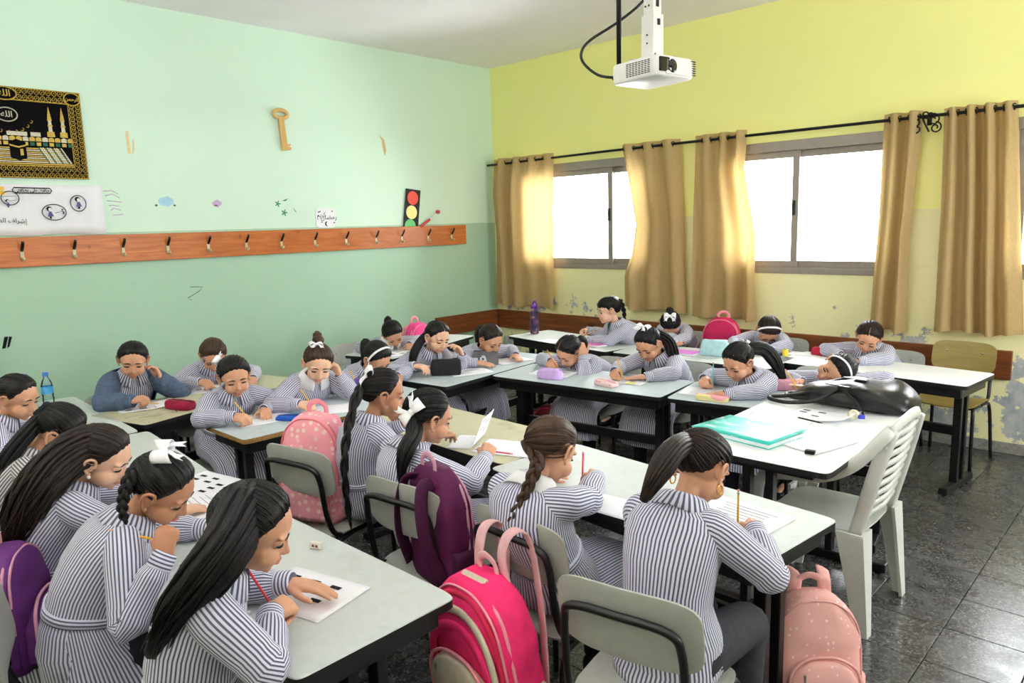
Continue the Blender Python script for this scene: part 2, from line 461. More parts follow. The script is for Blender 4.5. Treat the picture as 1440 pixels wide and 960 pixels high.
structure(MB().box((.008, YB/2, .04), (.014, -YB-.02, .08), bev=.003).build('baseboard_left', M['concrete']), label='dark concrete skirting along the green wall')
structure(MB().box((2.53, -.018, .633), (5.02, .034, .205), bev=.004).build('trim_1', M['brown_wood_x']), label='brown wooden bumper board along the yellow wall')
structure(MB().box((.018, -.50, .633), (.034, .92, .205), bev=.004).build('trim_2', M['brown_wood_y']), label='brown wooden bumper board at the end of the green wall')

# ---------------------------------------------------------------- windows (aluminium sliders)
def window(name, x0, x1, mull, conv, label):
    root = empty(name, conv(((x0+x1)/2), 0, WZ[0])); structure(root, label=label); off = np.array(root.location)
    def part(nm, boxes, mat, bevel=.003):
        mb = MB()
        for (a, b, z0, z1, d0, d1) in boxes:
            p = [conv(a, d0, z0), conv(b, d1, z1)]
            c = [(p[0][k]+p[1][k])/2 for k in range(3)]; d = [abs(p[0][k]-p[1][k]) for k in range(3)]
            mb.box(c, d, bev=bevel)
        return mb.build(nm, mat, root, off=off)
    z0, z1 = WZ; f = .05
    part('window_frame', [(x0, x1, z0, z0+f, -.01, .12), (x0, x1, z1-f-.03, z1, -.01, .12), (x0, x0+f, z0+f, z1-f-.03, -.01, .12), (x1-f, x1, z0+f, z1-f-.03, -.01, .12)], M['alu'])
    def sash(a, b, d):
        s = .055; za, zb = z0+f, z1-f-.03
        part('sash', [(a, b, za, za+s, d, d+.03), (a, b, zb-s, zb, d, d+.03), (a, a+s, za+s, zb-s, d, d+.03), (b-s, b, za+s, zb-s, d, d+.03)], M['alu'])
        part('pane', [(a+s, b-s, za+s, zb-s, d+.012, d+.017)], M['glass'], 0)
    sash(x0+f, mull+.03, .02); sash(mull-.03, x1-f, .06)
    part('handle', [(mull-.012, mull+.008, (z0+z1)/2-.06, (z0+z1)/2+.06, -.002, .02)], M['edge_black'])
    return root
cw = lambda a, d, z: (a, d, z)
window('window_1', WIN[0][0], WIN[0][1], 1.60, cw, 'aluminium sliding window nearest the green wall')
window('window_2', WIN[1][0], WIN[1][1], 3.46, cw, 'aluminium sliding window in the middle of the yellow wall')
window('window_3', WIN[2][0], WIN[2][1], 5.55, cw, 'aluminium sliding window behind the last curtain')

# ---------------------------------------------------------------- curtains, rod
ROD_Z, ROD_Y = 2.370, -.10
def curtain(label, Le, Re, nf, amp, ph, seed, flare=0.0):
    rows, cols = 30, nf*14+1; x_mid = (Le[0][1]+Re[0][1])/2
    root = empty('curtain', (x_mid, ROD_Y, .85)); tag(root, label, 'curtain', 'tan curtains on the window wall'); off = np.array(root.location)
    zt, zb = max(Le[0][0], Re[0][0]), min(Le[-1][0], Re[-1][0]); P = []
    Ls = sorted(Le); Rs = sorted(Re)
    for i in range(rows+1):
        t = i/rows; row = []
        for j in range(cols):
            u = j/(cols-1)
            z = lerp(zt, zb, t)+.012*math.sin(u*9+seed)*(1 if i == rows else 0)
            xl = interp(z, Ls); xr = interp(z, Rs)
            w = u+.10*math.sin(2*PI*u*1.0+seed)*.35*t
            a = amp*(.85+.45*math.sin(u*5+seed)+.2*t)
            sn = math.sin(2*PI*nf*u+ph+.7*math.sin(3*t+seed)*t); y = ROD_Y-.005+a*math.copysign(abs(sn)**.75, sn)
            y += .02*nz((u*3, t*2, seed), 1.3)*t-flare*math.sin(PI*t)*abs(u-.5)
            row.append(A(lerp(xl, xr, min(1, max(0, w))), min(-.025, y), z))
        P.append(row)
    MB().grid(P, U=3, V=5).build('cloth', M['curtain'], root, off=off)
    hem = MB()
    hem.grid([[p+A(0, -.003, .03) for p in P[-1]], [p+A(0, -.003, .012) for p in P[-1]]])
    hem.build('hem', M['curtain'], root, off=off)
    for k in range(2*nf):
        u = ((k+.5)*.5*2*PI/(2*PI)+(-ph/(2*PI)))/nf
        u = (k*.5-ph/(2*PI)+.5)/nf
        if not .02 < u < .98: continue
        x = lerp(interp(ROD_Z, Ls), interp(ROD_Z, Rs), u)
        pts = [A(x+.006*math.sin(a*2), ROD_Y+.021*math.cos(a), ROD_Z+.021*math.sin(a)) for a in np.linspace(0, 2*PI, 13)]
        MB().tube(pts, .0045, 6, up=(1, 0, 0), caps=False).build('grommet', M['black_iron'], root, off=off)
    return root
curtain('tan curtain at the corner beside the green wall', [(2.415, .10), (2.03, .05), (1.6, .075), (.80, .06)], [(2.40, .975), (1.80, .94), (.82, .945)], 4, .042, .4, 1.0)
curtain('tan curtain drawn to the right side of the window nearest the green wall', [(2.415, 1.80), (2.04, 1.876), (1.67, 1.947), (1.37, 1.889), (1.19, 1.81), (.86, 1.81)], [(2.415, 2.435), (1.75, 2.477), (.87, 2.515)], 3, .045, 1.5, 2.1)
curtain('tan curtain billowing towards the middle window with its right edge kicked out', [(2.42, 2.612), (1.44, 2.61), (.83, 2.595)], [(2.40, 3.085), (2.09, 3.076), (1.53, 3.209), (1.2, 3.205), (.88, 3.213)], 3, .045, 0.2, 3.3, .02)
curtain('narrow tan curtain hanging under the iron scroll bracket', [(2.415, 4.151), (1.7, 4.146), (.86, 4.117)], [(2.39, 4.405), (2.05, 4.392), (1.5, 4.365), (.82, 4.381)], 2, .05, .9, 4.2)
curtain('widest tan curtain, right of the iron scroll bracket', [(2.41, 4.539), (1.69, 4.557), (.85, 4.559)], [(2.41, 4.97), (1.68, 5.037), (.86, 5.118)], 4, .045, 1.2, 5.4)
curtain('tan curtain at the edge of the third window', [(2.41, 6.05), (.85, 6.0)], [(2.41, 6.55), (.86, 6.6)], 3, .045, 1.2, 6.4)
rod = empty('curtain_rod', (2.5, ROD_Y, ROD_Z)); tag(rod, 'long black iron curtain rod across the yellow wall', 'curtain rod')
_o = np.array(rod.location)
MB().tube([A(.01, ROD_Y, ROD_Z-.012), A(1.7, ROD_Y, ROD_Z+.002), A(3.0, ROD_Y, ROD_Z+.002), A(4.36, ROD_Y, ROD_Z), A(5.2, ROD_Y, ROD_Z-.002), A(6.9, ROD_Y, ROD_Z)], .0115, 10).build('pole', M['black_iron'], rod, off=_o)
for bx in (.06, 2.38, 4.43, 6.7):
    mb = MB(); mb.tube([A(bx, 0, ROD_Z-.01), A(bx, ROD_Y-.012, ROD_Z-.012)], .006, 8); mb.box((bx, -.004, ROD_Z-.01), (.03, .008, .09))
    mb.build('bracket', M['black_iron'], rod, off=_o)
def scroll(cx, cz, r, turns, a0, s):
    return [A(cx+s*r*(1-.75*t)*math.cos(a0+turns*2*PI*t), ROD_Y-.02, cz+r*(1-.75*t)*math.sin(a0+turns*2*PI*t)) for t in np.linspace(0, 1, 22)]
mb = MB(); X_ = 4.43
for cx, cz, r, s, a0 in ((X_-.055, ROD_Z-.035, .045, 1, .6), (X_+.055, ROD_Z-.03, .045, -1, .6), (X_-.05, ROD_Z-.085, .036, 1, 1.6), (X_+.07, ROD_Z-.085, .04, -1, 1.6), (X_, ROD_Z+.01, .03, 1, 3)):
    mb.tube(scroll(cx, cz, r, 1.35, a0, s), .0055, 6, up=(0, 1, 0))
mb.tube([A(X_-.02, ROD_Y-.02, ROD_Z), A(X_, ROD_Y-.02, ROD_Z-.05), A(X_+.03, ROD_Y-.02, ROD_Z-.11)], .006, 6)
mb.build('scroll_ornament', M['black_iron'], rod, off=_o)

# ---------------------------------------------------------------- things on the green wall
def wpoly(mb, pts, x0, x1, mi=0):     # polygon in (y, z) raised from x0 to x1
    n = len(pts); vs = [A(x0, y, z) for y, z in pts]+[A(x1, y, z) for y, z in pts]
    fs = [tuple(range(n, 2*n)), tuple(range(n))[::-1]]+[(i, (i+1) % n, n+(i+1) % n, n+i) for i in range(n)]
    return mb.add(vs, fs, mi=mi, smooth=False)
def wline(mb, pts, r, x, mi=0, closed=False):
    P = [A(x, y, z) for y, z in pts]
    if closed: P.append(P[0]); P.append(P[1])
    return mb.tube(P, [(r*.5, r)]*len(P), 5, up=(1, 0, 0), mi=mi)
def oval(cy, cz, ry, rz, n=24, a0=0): return [(cy+ry*math.cos(a0+2*PI*i/n), cz+rz*math.sin(a0+2*PI*i/n)) for i in range(n)]
FORMS = {'ا': 'FE8D', 'إ': 'FE87', 'ل': 'FEDD4', 'ه': 'FEE94', 'ر': 'FEAD', 'م': 'FEE14', 'ض': 'FEBD4', 'ن': 'FEE54', 'ك': 'FED94', 'ي': 'FEF14',
         'ح': 'FEA14', 'ف': 'FED14', 'ظ': 'FEC54', 'ع': 'FEC94', 'ى': 'FEEF', 'ت': 'FE954', 'ش': 'FEB54', 'ط': 'FEC14', 'ب': 'FE8F4', 'ة': 'FE93'}
def shape_ar(s):       # joins the letters and puts them in visual order
    out = []
    for i, c in enumerate(s):
        if c not in FORMS: out.append(c); continue
        base = int(FORMS[c][:4], 16); dual = len(FORMS[c]) == 5
        prev = i > 0 and s[i-1] in FORMS and len(FORMS[s[i-1]]) == 5
        nxt = dual and i+1 < len(s) and s[i+1] in FORMS
        k = 0
        if prev and nxt: k = 3
        elif nxt: k = 2
        elif prev: k = 1
        out.append(chr(base+k))
    return ''.join(out[::-1])
def wtext(name, body, size, y, z, x, mat, parent, off, rot=0.0, bold=0.0, sx=1.0):
    c = bpy.data.curves.new(name, 'FONT'); c.body = body; c.size = size; c.extrude = .0004; c.offset = bold; c.align_x = 'CENTER'; c.align_y = 'CENTER'; c.resolution_u = 3
    tmp = bpy.data.objects.new(name, c); COL.objects.link(tmp)
    me = bpy.data.meshes.new_from_object(tmp.evaluated_get(bpy.context.evaluated_depsgraph_get()))
    bpy.data.objects.remove(tmp); bpy.data.curves.remove(c)
    o = bpy.data.objects.new(name, me); COL.objects.link(o); me.materials.clear(); me.materials.append(mat); o.parent = parent
    cr_, sr_ = math.cos(rot), math.sin(rot)
    m = Matrix(((0, 0, 1, x-off[0]), (cr_*sx, -sr_, 0, y-off[1]), (sr_*sx, cr_, 0, z-off[2]), (0, 0, 0, 1))); o.matrix_basis = m
    return o
# coat rail
cr_root = empty('coat_rail', (0, -2.7, 1.61)); tag(cr_root, 'varnished pine coat rail with thirteen metal hooks on green wall', 'coat rail'); _o = np.array(cr_root.location)
MB().box((.016, -2.92, 1.607), (.026, 4.88, .206), bev=.003).build('board', M['pine'], cr_root, off=_o)
hk = None
hook_cream = flat('cream_hook_paint', (206, 196, 160), .45)
for y in (-4.66, -4.337, -4.006, -3.677, -3.354, -3.026, -2.70, -2.365, -2.029, -1.685, -1.37, -1.025, -.697, -4.985):
    if hk is None:
        mb = MB()
        mb.box((.0315, 0, -.02), (.005, .022, .07), mi=1, bev=.0015)
        mb.tube([A(.034, 0, .005), A(.05, 0, .02), A(.075, .002, .055), A(.08, .002, .072)], [(.006, .010), (.005, .011), (.005, .011), (.004, .008)], 8, mi=0)
        mb.tube([A(.034, 0, -.04), A(.055, 0, -.058), A(.066, 0, -.05), A(.068, 0, -.04)], [(.005, .009), (.005, .009), (.0045, .008), (.004, .007)], 8, mi=1)
        hk = mb.build('hook', [M['black_steel'], hook_cream], cr_root); hk.location = (0, y+2.7, 0)
    else:
        c = hk.copy(); COL.objects.link(c); c.location = (0, y+2.7, 0)
# tapestry
gold = plain('gold_thread', lin(196, 164, 62), .45, .5, .2, var=.3, scale=120); silver = plain('silver_thread', lin(196, 190, 170), .45, .5, .2, var=.25, scale=120)
green_th = plain('green_thread', lin(40, 96, 70), .7, .3, var=.3, scale=90)
black_velvet = plain('black_velvet', lin(14, 13, 14), .95, .1, var=.2, scale=60)
tp = empty('wall_tapestry', (.01, -4.64, 2.10)); tag(tp, 'black and gold embroidered tapestry of a mosque court on green wall', 'tapestry'); _o = np.array(tp.location)
ty0, ty1, tz0, tz1 = -5.11, -4.178, 2.112, 2.715
MB().box((.009, (ty0+ty1)/2, (tz0+tz1)/2), (.012, ty1-ty0, tz1-tz0), bev=.002).build('cloth', black_velvet, tp, off=_o)
mb = MB(); bw = .085
for k in range(26):                              # border: two files of small rosettes
    for row in (0, 1):
        y = ty0+.02+k*(ty1-ty0-.04)/25; 
        for zc in ((tz0+.022+row*.042), (tz1-.022-row*.042)):
            wline(mb, oval(y, zc, .015, .017, 8), .0022, .0165, closed=True)
            wline(mb, [(y-.006, zc-.006), (y+.002, zc+.008), (y+.007, zc-.004)], .0018, .0165)
for k in range(15):
    for row in (0, 1):
        zc = tz0+.10+k*(tz1-tz0-.2)/14
        for yc in (ty1-.022-row*.042, ty0+.022+row*.042):
            wline(mb, oval(yc, zc, .016, .015, 8), .0022, .0165, closed=True)
            wline(mb, [(yc-.006, zc-.005), (yc+.002, zc+.007), (yc+.007, zc-.004)], .0018, .0165)
i0, i1, k0, k1 = ty0+bw, ty1-bw, tz0+bw, tz1-bw
wline(mb, [(i0, k0), (i1, k0), (i1, k1), (i0, k1)], .004, .0165, closed=True)
wline(mb, [(ty0+.004, tz0+.004), (ty1-.004, tz0+.004), (ty1-.004, tz1-.004), (ty0+.004, tz1-.004)], .003, .0165, closed=True)
mb.build('gold_border', gold, tp, off=_o)
mb = MB()
for k in range(20):                               # arcades, paved court, minarets, domes
    y = i0+.01+k*(i1-i0-.02)/19
    wpoly(mb, [(y-.017, k0+.165), (y+.017, k0+.165), (y+.017, k0+.188), (y, k0+.196), (y-.017, k0+.188)], .0155, .0172, mi=0 if k % 3 else 1)
    wpoly(mb, [(y-.015, k0+.135), (y+.012, k0+.135), (y+.012, k0+.158), (y-.015, k0+.158)], .0155, .0170, mi=2 if k > 12 and k % 2 else 0)
for k in range(9):
    z = k0+.008+k*.013
    wpoly(mb, [(i0+.004, z), (i1-.004-.01*k, z), (i1-.004-.01*k, z+.008), (i0+.004, z+.008)], .0155, .0165, mi=1 if k % 2 else 0)
for k in range(11):
    y = i1-.16+k*.014; wpoly(mb, [(y, k0+.02), (y+.008, k0+.02), (y-.05, k0+.125), (y-.058, k0+.125)], .0166, .0176, mi=2 if k % 3 == 0 else 1)
for y in (i1-.045, i1-.125, i0+.05, i0+.13):
    wpoly(mb, [(y-.024, k0+.2), (y+.024, k0+.2), (y+.022, k0+.235), (y-.022, k0+.235)], .0155, .0172)
    wpoly(mb, [(y-.012, k0+.235), (y+.012, k0+.235), (y+.009, k0+.31), (y-.009, k0+.31)], .0155, .0172, mi=1)
    wpoly(mb, [(y-.014, k0+.31), (y+.014, k0+.31), (y+.007, k0+.36), (y, k0+.405), (y-.007, k0+.36)], .0155, .0172)
    wpoly(mb, [(y-.016, k0+.272), (y+.016, k0+.272), (y+.013, k0+.282), (y-.013, k0+.282)], .0172, .0182)
for y in (i1-.22, i1-.30, i1-.36, i0+.22, i0+.3):
    wpoly(mb, [(y-.03, k0+.198), (y+.03, k0+.198), (y+.03, k0+.225), (y-.03, k0+.225)], .0155, .0172, mi=1)
mb.build('mosque_picture', [gold, silver, green_th], tp, off=_o)
mb = MB(); ky, kz = -4.595, k0+.05
wpoly(mb, [(ky-.052, kz), (ky, kz-.018), (ky+.045, kz), (ky+.045, kz+.105), (ky-.01, kz+.125), (ky-.052, kz+.105)], .0178, .0195, mi=0)
wpoly(mb, [(ky-.052, kz+.08), (ky, kz+.066), (ky+.045, kz+.08), (ky+.045, kz+.09), (ky, kz+.076), (ky-.052, kz+.09)], .0195, .0205, mi=1)
wpoly(mb, [(ky+.008, kz+.015), (ky+.026, kz+.018), (ky+.026, kz+.06), (ky+.008, kz+.058)], .0195, .0205, mi=1)
mb.build('black_house', [black_velvet, gold], tp, off=_o)
for (cy, cz, ry, rz, txt, sz, mt) in ((-4.64, tz1-.047, .072, .042, 'الله', .06, gold), (ty1-.055, tz1-.05, .05, .042, 'الرحمن', .032, gold), (ty0+.055, tz1-.05, .05, .042, 'الرحمن', .032, gold), (-4.64, k1-.10, .062, .045, 'الله', .055, silver)):
    mb = MB(); wpoly(mb, oval(cy, cz, ry, rz, 28), .0155, .0185, mi=0); wline(mb, oval(cy, cz, ry, rz, 28), .004, .0195, mi=1, closed=True)
    md = mb.build('medallion', [black_velvet, mt], tp, off=_o)
    if txt: wtext('lettering', shape_ar(txt), sz, cy, cz, .0195, mt, md, _o, bold=.0008)
mb = MB()
for k in range(9):
    a = -PI*.86+k*PI*.09; y, z = -4.64+.155*math.cos(a)*1.0, k1-.085+.13*math.sin(a)
    wline(mb, [(y-.008, z-.004), (y+.002, z-.008), (y+.008, z+.006), (y+.001, z+.012)], .0025, .0165)
mb.build('gold_script', gold, tp, off=_o)
# hand-drawn sheet
sh = empty('poster_sheet', (.006, -4.7, 1.72)); tag(sh, 'white paper poster with felt-pen drawings above the coat rail', 'poster'); _o = np.array(sh.location)
P = [[A(.006+.010*abs(nz((j*.4, i*.5, 2.0)))+(.012*max(0, (j-11)/3)**2), lerp(-5.32, -4.105, j/14), lerp(1.722+.006*math.sin(j*1.3), 2.068, i/6)) for j in range(15)] for i in range(7)]
MB().grid(P).build('paper', M['paper'], sh, off=_o, solid=.001)
yel = flat('yellow_marker', (248, 200, 60), .7); pinkm = flat('pink_marker', (226, 120, 140), .7); blum = flat('blue_pen', (90, 96, 150), .7)
mb = MB(); x_ = .0225
for c in ((-4.685, 1.975, .052, .046), (-4.815, 1.955, .06, .05), (-4.43, 1.878, .075, .055), (-4.27, 1.94, .05, .056)):
    wline(mb, oval(*c, 22), .003, x_, closed=True)
wline(mb, [(-4.655, 2.046), (-4.44, 2.043), (-4.43, 2.028), (-4.44, 2.010), (-4.655, 2.010), (-4.665, 2.028)], .004, x_, closed=True)
wline(mb, [(-4.73, 1.985), (-4.65, 1.988), (-4.65, 1.96), (-4.72, 1.955)], .0015, x_, closed=True)
wline(mb, [(-4.425, 1.872), (-4.375, 1.885)], .0012, x_)
mb.build('pen_outline', M['ink'], sh, off=_o)
mb = MB()
for (y, z, s) in ((-4.455, 1.888, 1.1), (-4.268, 1.955, 1.1), (-4.80, 1.955, .8), (-4.845, 1.955, .8), (-4.70, 1.948, .7), (-4.372, 1.888, .5)):
    wpoly(mb, oval(y-.004*s, z+.012*s, .016*s, .016*s, 10), x_-.001, x_+.001, mi=0); wpoly(mb, oval(y+.001, z+.008*s, .010*s, .012*s, 10), x_, x_+.002, mi=1)
    wpoly(mb, [(y-.006*s, z-.004*s), (y+.006*s, z-.004*s), (y+.018*s, z-.035*s), (y-.016*s, z-.035*s)], x_-.001, x_+.001, mi=2)
    wpoly(mb, [(y-.006*s, z-.035*s), (y+.005*s, z-.035*s), (y+.004*s, z-.05*s), (y-.005*s, z-.05*s)], x_-.001, x_+.001, mi=0)
for (y, z) in ((-4.79, 1.99), (-4.845, 1.985)): wpoly(mb, oval(y, z, .006, .006, 8), x_-.001, x_+.001, mi=3)
tag(mb.build('drawn_girls', [M['ink'], M['paper'], blum, pinkm], sh, off=_o), kind='stuff')
mb = MB(); wpoly(mb, [(-4.86, 2.03), (-4.715, 2.028), (-4.712, 2.05), (-4.86, 2.055)], x_-.001, x_+.001); wpoly(mb, [(-4.775, 1.998), (-4.712, 1.998), (-4.712, 2.022), (-4.775, 2.02)], x_-.001, x_+.001); wpoly(mb, [(-4.86, 2.0), (-4.795, 1.998), (-4.795, 2.02), (-4.86, 2.02)], x_-.001, x_+.001)
mb.build('yellow_bars', yel, sh, off=_o)
wtext('lettering', shape_ar('حافظ على نظافتي'), .030, -4.548, 2.028, x_, M['ink'], sh, _o, bold=.0006)
wtext('lettering', shape_ar('إشراف الطالبات'), .042, -4.735, 1.825, x_, M['ink'], sh, _o, rot=-.06)
# wooden key
ky = empty('wooden_key', (.01, -2.6, 2.38)); tag(ky, 'large pale wooden key hung on the green wall', 'wall key'); _o = np.array(ky.location)
mb = MB(); c0 = A(.018, -2.606, 2.703)
mb.tube([c0+A(0, .066*math.cos(a), .034*math.sin(a)) for a in np.linspace(0, 2*PI, 25)], [(.012, .017)]*25, 8, up=(1, 0, 0), caps=False)
mb.build('bow', M['key_wood'], ky, off=_o)
mb = MB(); wpoly(mb, [(-2.632, 2.675), (-2.583, 2.675), (-2.563, 2.40), (-2.615, 2.392)], .004, .032); mb.build('shaft', M['key_wood'], ky, off=_o, bevel=.003)
mb = MB(); wpoly(mb, [(-2.568, 2.452), (-2.535, 2.455), (-2.535, 2.44), (-2.55, 2.436), (-2.55, 2.425), (-2.532, 2.424), (-2.53, 2.405), (-2.565, 2.40)], .006, .030); mb.build('bit', M['key_wood'], ky, off=_o, bevel=.002)
# traffic light
tl = empty('traffic_light_board', (.02, -1.2, 1.60)); tag(tl, 'black cardboard traffic light standing behind the coat rail', 'wall sign'); _o = np.array(tl.location)
mb = MB(); wpoly(mb, [(-1.345, 1.60), (-1.155, 1.60), (-1.085, 2.072), (-1.268, 2.09)], .010, .018)
_rot = mb.build('backing', flat('black_card', (26, 22, 26), .7), tl, off=_o)
for (y, z, c, nm) in ((-1.192, 1.995, (238, 84, 66), 'red_disc'), (-1.217, 1.852, (250, 240, 160), 'yellow_disc'), (-1.243, 1.715, (100, 200, 120), 'green_disc')):
    mb = MB(); wpoly(mb, oval(y, z, .069, .069, 30), .016, .021); mb.build(nm, flat(nm, c, .6), tl, off=_o)
# sticker, torn decals, brush, tape remains
def decal(name, label, cat, shapes, mats, group=None):
    mb = MB(); pts = [p for s in shapes for p in s[0]]; cy = sum(p[0] for p in pts)/len(pts); cz = min(p[1] for p in pts)
    for s, mi in shapes: wpoly(mb, s, .0005, .002, mi)
    o = mb.build(name, mats, None, off=A(0, cy, cz)); o.location = (0, cy, cz); tag(o, label, cat, group); return o
stk = empty('wall_sticker', (.004, -2.215, 1.73)); tag(stk, 'white rounded greeting sticker with black script above the coat rail', 'sticker'); _o = np.array(stk.location)
mb = MB(); wpoly(mb, [(-2.215+p[0], 1.808+p[1]) for p in sq(.108, .088, 28, 5)], .001, .004); mb.build('card', M['paper'], stk, off=_o)
wtext('lettering', shape_ar('رمضان'), .062, -2.185, 1.815, .0045, M['ink'], stk, _o); wtext('lettering', shape_ar('كريم'), .056, -2.262, 1.835, .0045, M['ink'], stk, _o, rot=.1)
mb = MB()
for (y, z) in ((-2.29, 1.862), (-2.275, 1.868), (-2.145, 1.87), (-2.295, 1.83), (-2.13, 1.765), (-2.262, 1.772)): wpoly(mb, oval(y, z, .008, .006, 7), .004, .005)
wpoly(mb, oval(-2.21, 1.755, .02, .022, 14)[3:12]+oval(-2.203, 1.755, .013, .019, 14)[11:3:-1], .004, .005)
mb.build('drawn_marks', M['ink'], stk, off=_o)
grn = flat('green_sticker', (46, 140, 96), .6)
def flower(cy, cz, s): return [(cy+s*(.6+.4*math.cos(5*a))*math.cos(a), cz+s*(.6+.4*math.cos(5*a))*math.sin(a)) for a in np.linspace(0, 2*PI, 31)[:-1]]
for n_, sp in enumerate([flower(-2.69, 1.938, .03), flower(-2.632, 1.86, .032), [(-2.645, 1.965), (-2.60, 1.972), (-2.585, 1.985), (-2.615, 1.96)], [(-2.545, 1.905), (-2.535, 1.895), (-2.51, 1.862), (-2.523, 1.868)]]):
    decal('sticker_flower' if n_ < 2 else 'sticker_leaf', ['green flower sticker, the upper of two', 'green flower sticker, the lower of two', 'green leaf sticker above the green flowers', 'thin green leaf sticker right of the green flowers'][n_], 'sticker', [(sp, 0)], [grn], 'torn green stickers')
random.seed(3)
def blob(cy, cz, ry, rz, n=14): return [(cy+ry*(.7+.3*random.random())*math.cos(a), cz+rz*(.7+.3*random.random())*math.sin(a)) for a in np.linspace(0, 2*PI, n+1)[:-1]]
lb = flat('pale_blue_remains', (170, 214, 232), .7); lil = flat('lilac_remains', (205, 176, 214), .7); dk = flat('dark_remains', (84, 74, 76), .8)
decal('torn_sticker', 'torn pale blue sticker remains left of the key', 'sticker', [(blob(-3.64, 1.955, .07, .045), 0), (blob(-3.72, 1.925, .012, .01, 8), 1), (blob(-3.58, 1.925, .012, .008, 8), 1)], [lb, dk])
decal('torn_sticker', 'torn lilac sticker remains left of the key', 'sticker', [(blob(-3.235, 1.94, .045, .032), 0), (blob(-3.245, 1.925, .02, .006, 8), 1)], [lil, dk])
mb = MB()
for k in range(6): wline(mb, [(-4.09+.01*k, 2.03-.035*k), (-4.03, 2.035-.035*k+.01*math.sin(k*2)), (-3.99+.01*(k%3), 2.01-.03*k)], .003, .0012)
o_ = mb.build('crayon_scribble', lil, None, off=A(0, -4.03, 1.85)); o_.location = (0, -4.03, 1.85); tag(o_, 'pale lilac crayon scribble at the right edge of the poster', 'wall mark'); o_['kind'] = 'thing'
tape = flat('old_masking_tape', (226, 206, 150), .7); tape2 = flat('brown_glue', (206, 184, 132), .8)
decal('tape_strip', 'old yellow tape strips on the wall right of tapestry', 'tape', [([(-3.885, 2.31), (-3.867, 2.308), (-3.868, 2.48), (-3.888, 2.47)], 0), ([(-3.855, 2.30), (-3.84, 2.33), (-3.834, 2.42), (-3.842, 2.42)], 0)], [tape])
decal('tape_strip', 'torn brownish tape mark right of the wooden key', 'tape', [([(-1.56, 2.60), (-1.50, 2.555), (-1.482, 2.46), (-1.50, 2.40), (-1.52, 2.47), (-1.53, 2.55)], 0)], [tape2])
smudge = flat('graphite_smudge', (70, 76, 72), .8)
decal('ink_stroke', 'pair of short black marker strokes low on green wall', 'wall mark', [([(-4.845, .955), (-4.825, .955), (-4.80, 1.035), (-4.822, 1.035)], 0), ([(-4.815, .955), (-4.80, .965), (-4.778, 1.03), (-4.795, 1.035)], 0)], [M['ink']])
mb = MB(); wline(mb, [(-3.52, 1.275), (-3.42, 1.268), (-3.45, 1.235), (-3.55, 1.185), (-3.52, 1.168)], .0025, .001); o_ = mb.build('pencil_scribble', smudge, None, off=A(0, -3.5, 1.17)); o_.location = (0, -3.5, 1.17); tag(o_, 'thin pencil scribble on the green wall below coat rail', 'wall mark')
mb = MB(); mb.tube([A(.02, -1.115, 1.70), A(.02, -.985, 1.775)], .014, 8, mi=0); mb.tube([A(.02, -.985, 1.775), A(.02, -.90, 1.83)], .007, 8, mi=1); mb.ell((.02, -.865, 1.853), (.012, .03, .02), mi=0)
o_ = mb.build('paper_flower', [flat('red_paper', (206, 70, 76), .6), M['paper']], None, off=A(0, -1.0, 1.70)); o_.location = (0, -1.0, 1.70); tag(o_, 'small red and white stick leaning beside the traffic light', 'stick')

# ---------------------------------------------------------------- projector
pj = empty('projector', (3.80, -2.62, 2.405), R(-10)); tag(pj, 'white ceiling projector with black lens hung on a square pole', 'projector')
white_case = plain('white_plastic_case', lin(222, 220, 214), .4, .5, var=.03); grey_case = plain('grey_plastic', lin(150, 150, 150), .5, .5); dark_glass = flat('dark_lens', (10, 10, 14), .08)
mb = MB(); mb.loft([np.array([p+A(0, 0, z) for p in sq(.165*k, .142*k, 40, 9)]) for z, k in ((0, .93), (.008, .985), (.05, 1.0), (.092, .99), (.098, .96))]); mb.build('body', white_case, pj)
mb = MB(); mb.box((.163, .02, .047), (.012, .20, .072), bev=.004, mi=0); mb.build('lens_door', white_case, pj)
mb = MB(); mb.box((.161, -.088, .055), (.016, .07, .07), bev=.006); mb.build('sensor_window', dark_glass, pj)
mb = MB(); mb.tube([A(.15, -.035, .05), A(.168, -.035, .05), A(.172, -.035, .05)], [.034, .034, .028], 24, up=(0, 0, 1)); mb.build('lens', dark_glass, pj)
mb = MB()
for k in range(7): mb.box((.164, .122, .018+k*.011), (.012, .03, .004))
mb.build('front_slats', M['edge_black'], pj)
mb = MB()
for r_ in range(8):
    for c_ in range(8): mb.box((-.04+c_*.021, -.141, .022+r_*.0085), (.015, .004, .004))
tag(mb.build('vent_holes', M['edge_black'], pj), kind='stuff')
wt = bpy.data.curves.new('t', 'FONT'); 
mb = MB(); mb.box((.0, 0, .103), (.20, .17, .010), bev=.002); mb.box((.0, .0, .118), (.09, .09, .03), bev=.004); mb.build('mount_plate', white_case, pj)
mb = MB()
for x, y in ((-.09, -.075), (.09, -.075), (-.09, .075), (.09, .075)):
    mb.tube([A(x*.5, y*.5, .118), A(x, y, .118), A(x, y, .098)], .006, 6)
mb.build('mount_arms', M['chrome'], pj)
bpy.data.curves.remove(wt)
pole = empty('projector_pole', (3.80, -2.62, 2.535), R(-10)); tag(pole, 'white square telescopic pole from the ceiling to projector', 'pole')
mb = MB(); mb.box((0, 0, .10), (.085, .075, .20), bev=.004); mb.build('outer_sleeve', white_case, pole)
mb = MB(); mb.box((0, 0, .53), (.068, .06, .68), bev=.003); mb.build('inner_tube', white_case, pole)
mb = MB(); mb.box((.035, 0, .26), (.003, .02, .05)); mb.box((.044, 0, .16), (.003, .02, .03)); mb.build('slot', M['edge_black'], pole)
mb = MB()
